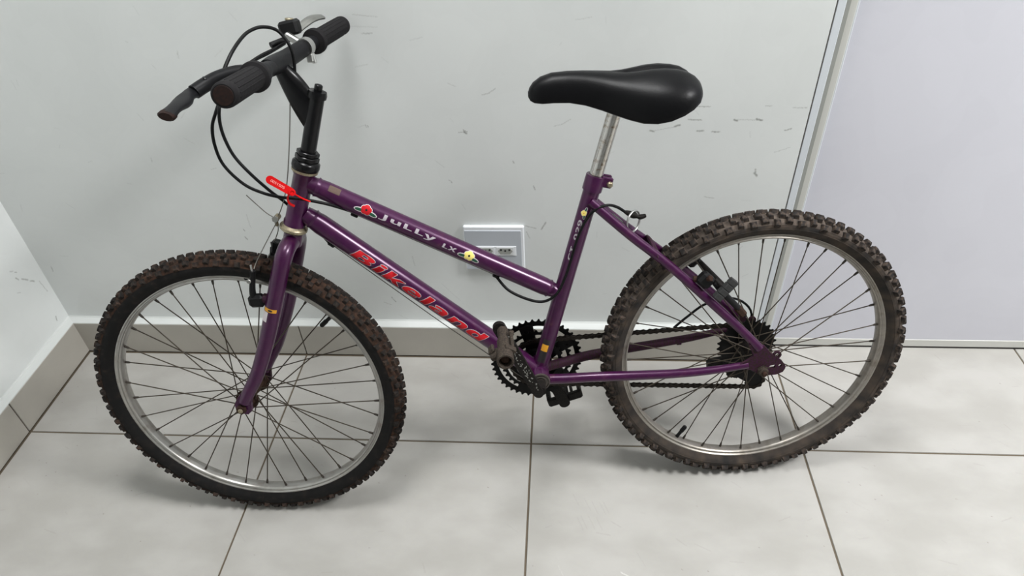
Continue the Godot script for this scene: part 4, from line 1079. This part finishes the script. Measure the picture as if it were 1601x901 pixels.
func build_saddle() -> void:
	var st1 := V(-0.309, 0.682, 0)
	var sd := (st1 - BB).normalized()
	put("seatpost", MB.new().tube([st1 - sd * 0.03, st1 + sd * 0.135], 0.0119, 28), M.chrome, bike)
	var xs := [-0.4185, -0.416, -0.410, -0.398, -0.380, -0.355, -0.330, -0.305, -0.285, -0.265, -0.245, -0.225, -0.205, -0.185, -0.170, -0.158, -0.151, -0.1485]
	var hw := [0.004, 0.012, 0.0175, 0.0215, 0.0235, 0.0255, 0.0290, 0.0365, 0.0460, 0.0575, 0.0680, 0.0760, 0.0800, 0.0790, 0.0740, 0.0640, 0.0500, 0.0360]
	var yt := [0.8285, 0.8365, 0.8445, 0.8525, 0.8575, 0.8585, 0.8575, 0.8555, 0.8535, 0.853, 0.8535, 0.8545, 0.8545, 0.852, 0.848, 0.841, 0.834, 0.828]
	var yb := [0.8255, 0.8215, 0.8188, 0.8175, 0.818, 0.817, 0.812, 0.804, 0.797, 0.791, 0.7865, 0.7865, 0.790, 0.797, 0.804, 0.811, 0.817, 0.821]
	var m := MB.new()
	var nk := 72
	var grid := []
	for i in xs.size():
		var row := []
		for k in nk + 1:
			var a := lerpf(-PI / 2 - 0.45, PI / 2 + 0.45, float(k) / nk)
			var c := cos(a)
			var s := sin(a)
			var z: float = hw[i] * signf(s) * pow(absf(s), 0.85)
			var y: float
			if c >= 0: y = yb[i] + (yt[i] - yb[i]) * pow(c, 0.72)
			else:
				z = hw[i] * signf(s) * (1.0 - 0.28 * (-c) / 0.435)
				y = yb[i] - 0.006 * sin((-c) / 0.435 * PI) + 0.006 * (-c) / 0.435
			var ramp := smoothstep(-0.285, -0.215, xs[i])
			y -= ramp * 0.020 * exp(-pow(z / 0.0065, 2.0)) * maxf(c, 0.0)
			y += ramp * 0.004 * exp(-pow((absf(z) - 0.028) / 0.018, 2.0)) * maxf(c, 0.0)
			var xo := 0.0
			if i >= xs.size() - 5:
				xo = 0.016 * (i - (xs.size() - 6)) / 5.0 * -exp(-pow(z / 0.010, 2.0))
			row.append(V(xs[i] + xo, y, z))
		grid.append(row)
	# smooth normals from the grid
	var nrm := []
	for i in xs.size():
		var r := []
		for k in nk + 1:
			var du: Vector3 = grid[mini(i + 1, xs.size() - 1)][k] - grid[maxi(i - 1, 0)][k]
			var dv: Vector3 = grid[i][mini(k + 1, nk)] - grid[i][maxi(k - 1, 0)]
			r.append(dv.cross(du).normalized())
		nrm.append(r)
	if nrm[8][nk / 2].y < 0:
		for r in nrm:
			for k in r.size(): r[k] = -r[k]
	for i in xs.size() - 1:
		for k in nk:
			m.squad(grid[i][k], grid[i + 1][k], grid[i + 1][k + 1], grid[i][k + 1], nrm[i][k], nrm[i + 1][k], nrm[i + 1][k + 1], nrm[i][k + 1])
	for e in [0, xs.size() - 1]:
		var c := V(0, 0, 0)
		for p in grid[e]: c += p
		c /= nk + 1
		for k in nk:
			m.flat(c, grid[e][k], grid[e][k + 1], V(-1 if e == 0 else 1, 0, 0))
		m.flat(c, grid[e][nk], grid[e][0], V(-1 if e == 0 else 1, 0, 0))
	for i in xs.size() - 1:
		m.quad(grid[i][0], grid[i + 1][0], grid[i + 1][nk], grid[i][nk], Vector3.DOWN)
	var sa := put("saddle", m, M.vinyl, bike)
	var cl := MB.new().cyl(V(-0.2785, 0.812, -0.020), V(-0.2785, 0.812, 0.020), 0.012, 18, 0.002)
	put("saddle_clamp", cl, M.grime, sa)

func build_rear_brake() -> void:
	# cantilever arms on the seat stays, the near one hanging loose with its pad turned out
	for s in [-1.0, 1.0]:
		var t := Transform3D(Basis.from_scale(V(1, 1, s)), Vector3.ZERO)
		var a := MB.new()
		a.box(V(-0.119, 0.489, 0.043), V(0.014, 0.013, 0.010), 0.005, Basis(Vector3.BACK, -0.75))
		a.tube([V(-0.105, 0.485, 0.046), V(-0.086, 0.462, 0.046), V(-0.055, 0.428, 0.046), V(-0.040, 0.410, 0.045)], [0.006, 0.0085, 0.0085, 0.006], 10, true, 0.7)
		var ba := put("brake_arm", MB.new().add(a, t), M.plastic if s > 0 else M.grime, bike)
		if s > 0:
			var pb := Basis(Vector3.BACK, 0.84)
			var pc := V(-0.087, 0.4765, 0.0605)
			for k in 4:
				put("brake_pad", MB.new().box(pc + pb * V(-0.0176 + 0.0117 * k, 0, 0), V(0.0057, 0.0082, 0.006), 0.0012, pb), M.grey_plastic, ba)
			put("pad_stud", MB.new().cyl(pc, V(-0.100, 0.487, 0.042), 0.004, 10), M.grime, ba)
			put("arm_end", MB.new().box(V(-0.050, 0.421, 0.047), V(0.012, 0.007, 0.007), 0.003, Basis(Vector3.BACK, -0.85)), M.rust, ba)
			put("boss_bolt", MB.new().cyl(V(-0.117, 0.495, 0.050), V(-0.113, 0.499, 0.057), 0.0055, 6, 0.001), M.rust, ba)
		else:
			put("anchor_bolt", MB.new().cyl(V(-0.118, 0.517, -0.02), V(-0.110, 0.517, -0.008), 0.0055, 8, 0.001), M.brass, ba)
			put("anchor_clip", MB.new().box(V(-0.124, 0.513, -0.022), V(0.008, 0.004, 0.006), 0.001), M.grime, ba)
	put("brake_boss", MB.new().cyl(V(-0.139, 0.489, 0.036), V(-0.118, 0.489, 0.041), 0.006, 12, 0.001), M.rust, bike)

func bicycle() -> void:
	bike = thing("bicycle", "worn purple step-through bicycle with black saddle and muddy tyres leaning on the wall", "bicycle", Transform3D(bike_basis(), V(0.38126765, 0.0, -0.94482572)))
	steer_t = Transform3D(Basis(STEER_AX, STEER), HEAD_A - Basis(STEER_AX, STEER) * HEAD_A)
	build_frame()
	build_steering()
	wheel("front_wheel", Transform3D(facing(V(-0.1000078, -0.00644784, 0.99496576)), V(-0.97340681, YO, 0)), true)
	var W := wheel("rear_wheel", Transform3D(facing(V(-0.02814782, 0.00340948, 0.99959796)), V(0, YO, 0)), false)
	build_drive()
	build_saddle()
	build_rear_brake()
	build_cables()
	# tyre valves, with black caps
	for k in [[bike.get_node("front_wheel"), V(-0.8065, 0.445, 0) - V(-0.9734, YO, 0)], [W, V(-0.123, 0.110, 0) - V(0, YO, 0)]]:
		var d: Vector3 = V(k[1].x, k[1].y, 0).normalized()
		put("valve", MB.new().lathe(d * 0.2455, -d, [Vector2(0.003, -0.003), Vector2(0.0042, 0.0), Vector2(0.0036, 0.006), Vector2(0.0036, 0.016), Vector2(0.0045, 0.017), Vector2(0.0045, 0.030), Vector2(0.003, 0.032), Vector2(0, 0.032)], 14), M.plastic, k[0])

func small_things() -> void:
	var B := Transform3D(bike_basis(), V(0.38126765, 0.0, -0.94482572))
	# red security seal looped round the cables
	var s := thing("security_seal", "red plastic numbered security seal looped round the cables at the head tube", "seal", B * Transform3D(Basis(), V(-0.815, 0.708, 0.045)))
	var d := V(0.0288, -0.0225, 0.0)
	d = d.normalized()
	var nn := V(0.30, 0.38, 1.0)
	nn = (nn - d * nn.dot(d)).normalized()
	var sb := Basis(d, nn.cross(d), nn)
	var o := PackedVector2Array()
	for k in 9: o.append(Vector2(-0.0165, 0) + Vector2.from_angle(PI / 2 + PI * k / 8) * 0.0068)
	for k in 9: o.append(Vector2(0.0195, 0) + Vector2.from_angle(-PI / 2 + PI * k / 8) * 0.0062)
	put("tag", MB.new().prism(o, -0.0011, 0.0011, Transform3D(sb, V(-0.0088, 0.0117, 0.0))), M.red, s)
	var tr := word("0051505", -0.0155, 0.008, -0.0020, 0.0040, 0.0, 400)
	var tx := MB.new()
	for i in range(0, tr.size(), 3):
		var q := []
		for k in 3: q.append(V(-0.0088, 0.0117, 0.0) + sb * V(tr[i + k].x, tr[i + k].y, 0.0013))
		tx.flat(q[0], q[1], q[2], nn)
	put("number", tx, M.seal_print, s)
	put("strap", MB.new().tube(curve([V(0.006, 0.0005, 0.001), V(0.000, -0.008, -0.002), V(-0.003, -0.016, -0.006), V(-0.002, -0.024, -0.010), V(0.003, -0.030, -0.014)], 5), 0.0022, 8, true, 0.6), M.red, s)
	put("strap", MB.new().tube(curve([V(0.006, 0.0005, 0.001), V(0.014, -0.009, -0.004), V(0.022, -0.018, -0.010), V(0.030, -0.024, -0.014)], 5), 0.0024, 8, true, 0.6), M.red, s)
	put("lock_boss", MB.new().lathe(V(-0.0088, 0.0117, 0.0) + sb * V(0.0215, 0, 0.0), nn, [Vector2(0.0055, 0.0), Vector2(0.0055, 0.0032), Vector2(0.003, 0.0035), Vector2(0.0025, 0.002), Vector2(0, 0.002)], 16), M.red, s)
	# steel split ring hanging at the seat stays
	var r := thing("key_ring", "small steel split ring hanging from the cable end above the seat stays", "ring", B * Transform3D(Basis(), V(-0.243, 0.595, 0.004)))
	var rb := Basis(V(0.90, -0.1, 0.42).normalized(), 0.0)
	var pts := []
	for k in 65:
		var th := TAU * 2.0 * k / 64
		pts.append((Basis(Vector3.UP, 0.75) * V(cos(th) * 0.0190, sin(th) * 0.0195, 0.0016 * k / 64 - 0.0008)))
	put("coil", MB.new().tube(pts, 0.0016, 8), M.bright, r)

func _ready() -> void:
	var cam := Camera3D.new()
	cam.name = "camera"
	cam.fov = rad_to_deg(2.0 * atan(450.5 / 1091.55))
	cam.transform = Transform3D(Basis(Vector3.UP, 0.0914) * Basis(Vector3.RIGHT, -0.6923) * Basis(Vector3.BACK, -0.0501), V(0, 1.2842, 0))
	cam.near = 0.02
	cam.current = true
	add_child(cam)
	var env := Environment.new()
	env.background_mode = Environment.BG_COLOR
	env.background_color = Color(0.6, 0.62, 0.65)
	env.tonemap_mode = Environment.TONE_MAPPER_LINEAR
	env.tonemap_exposure = 1.08
	env.sdfgi_enabled = true; env.ssao_enabled = true; env.ssil_enabled = true
	var we := WorldEnvironment.new()
	we.name = "environment"
	we.environment = env
	add_child(we)
	materials()
	room()
	outlet()
	bicycle()
	small_things()
	for o in find_children("*", "Node", true, false):
		if o.has_meta("counts"): o.remove_meta("counts")
	if has_meta("counts"): remove_meta("counts")
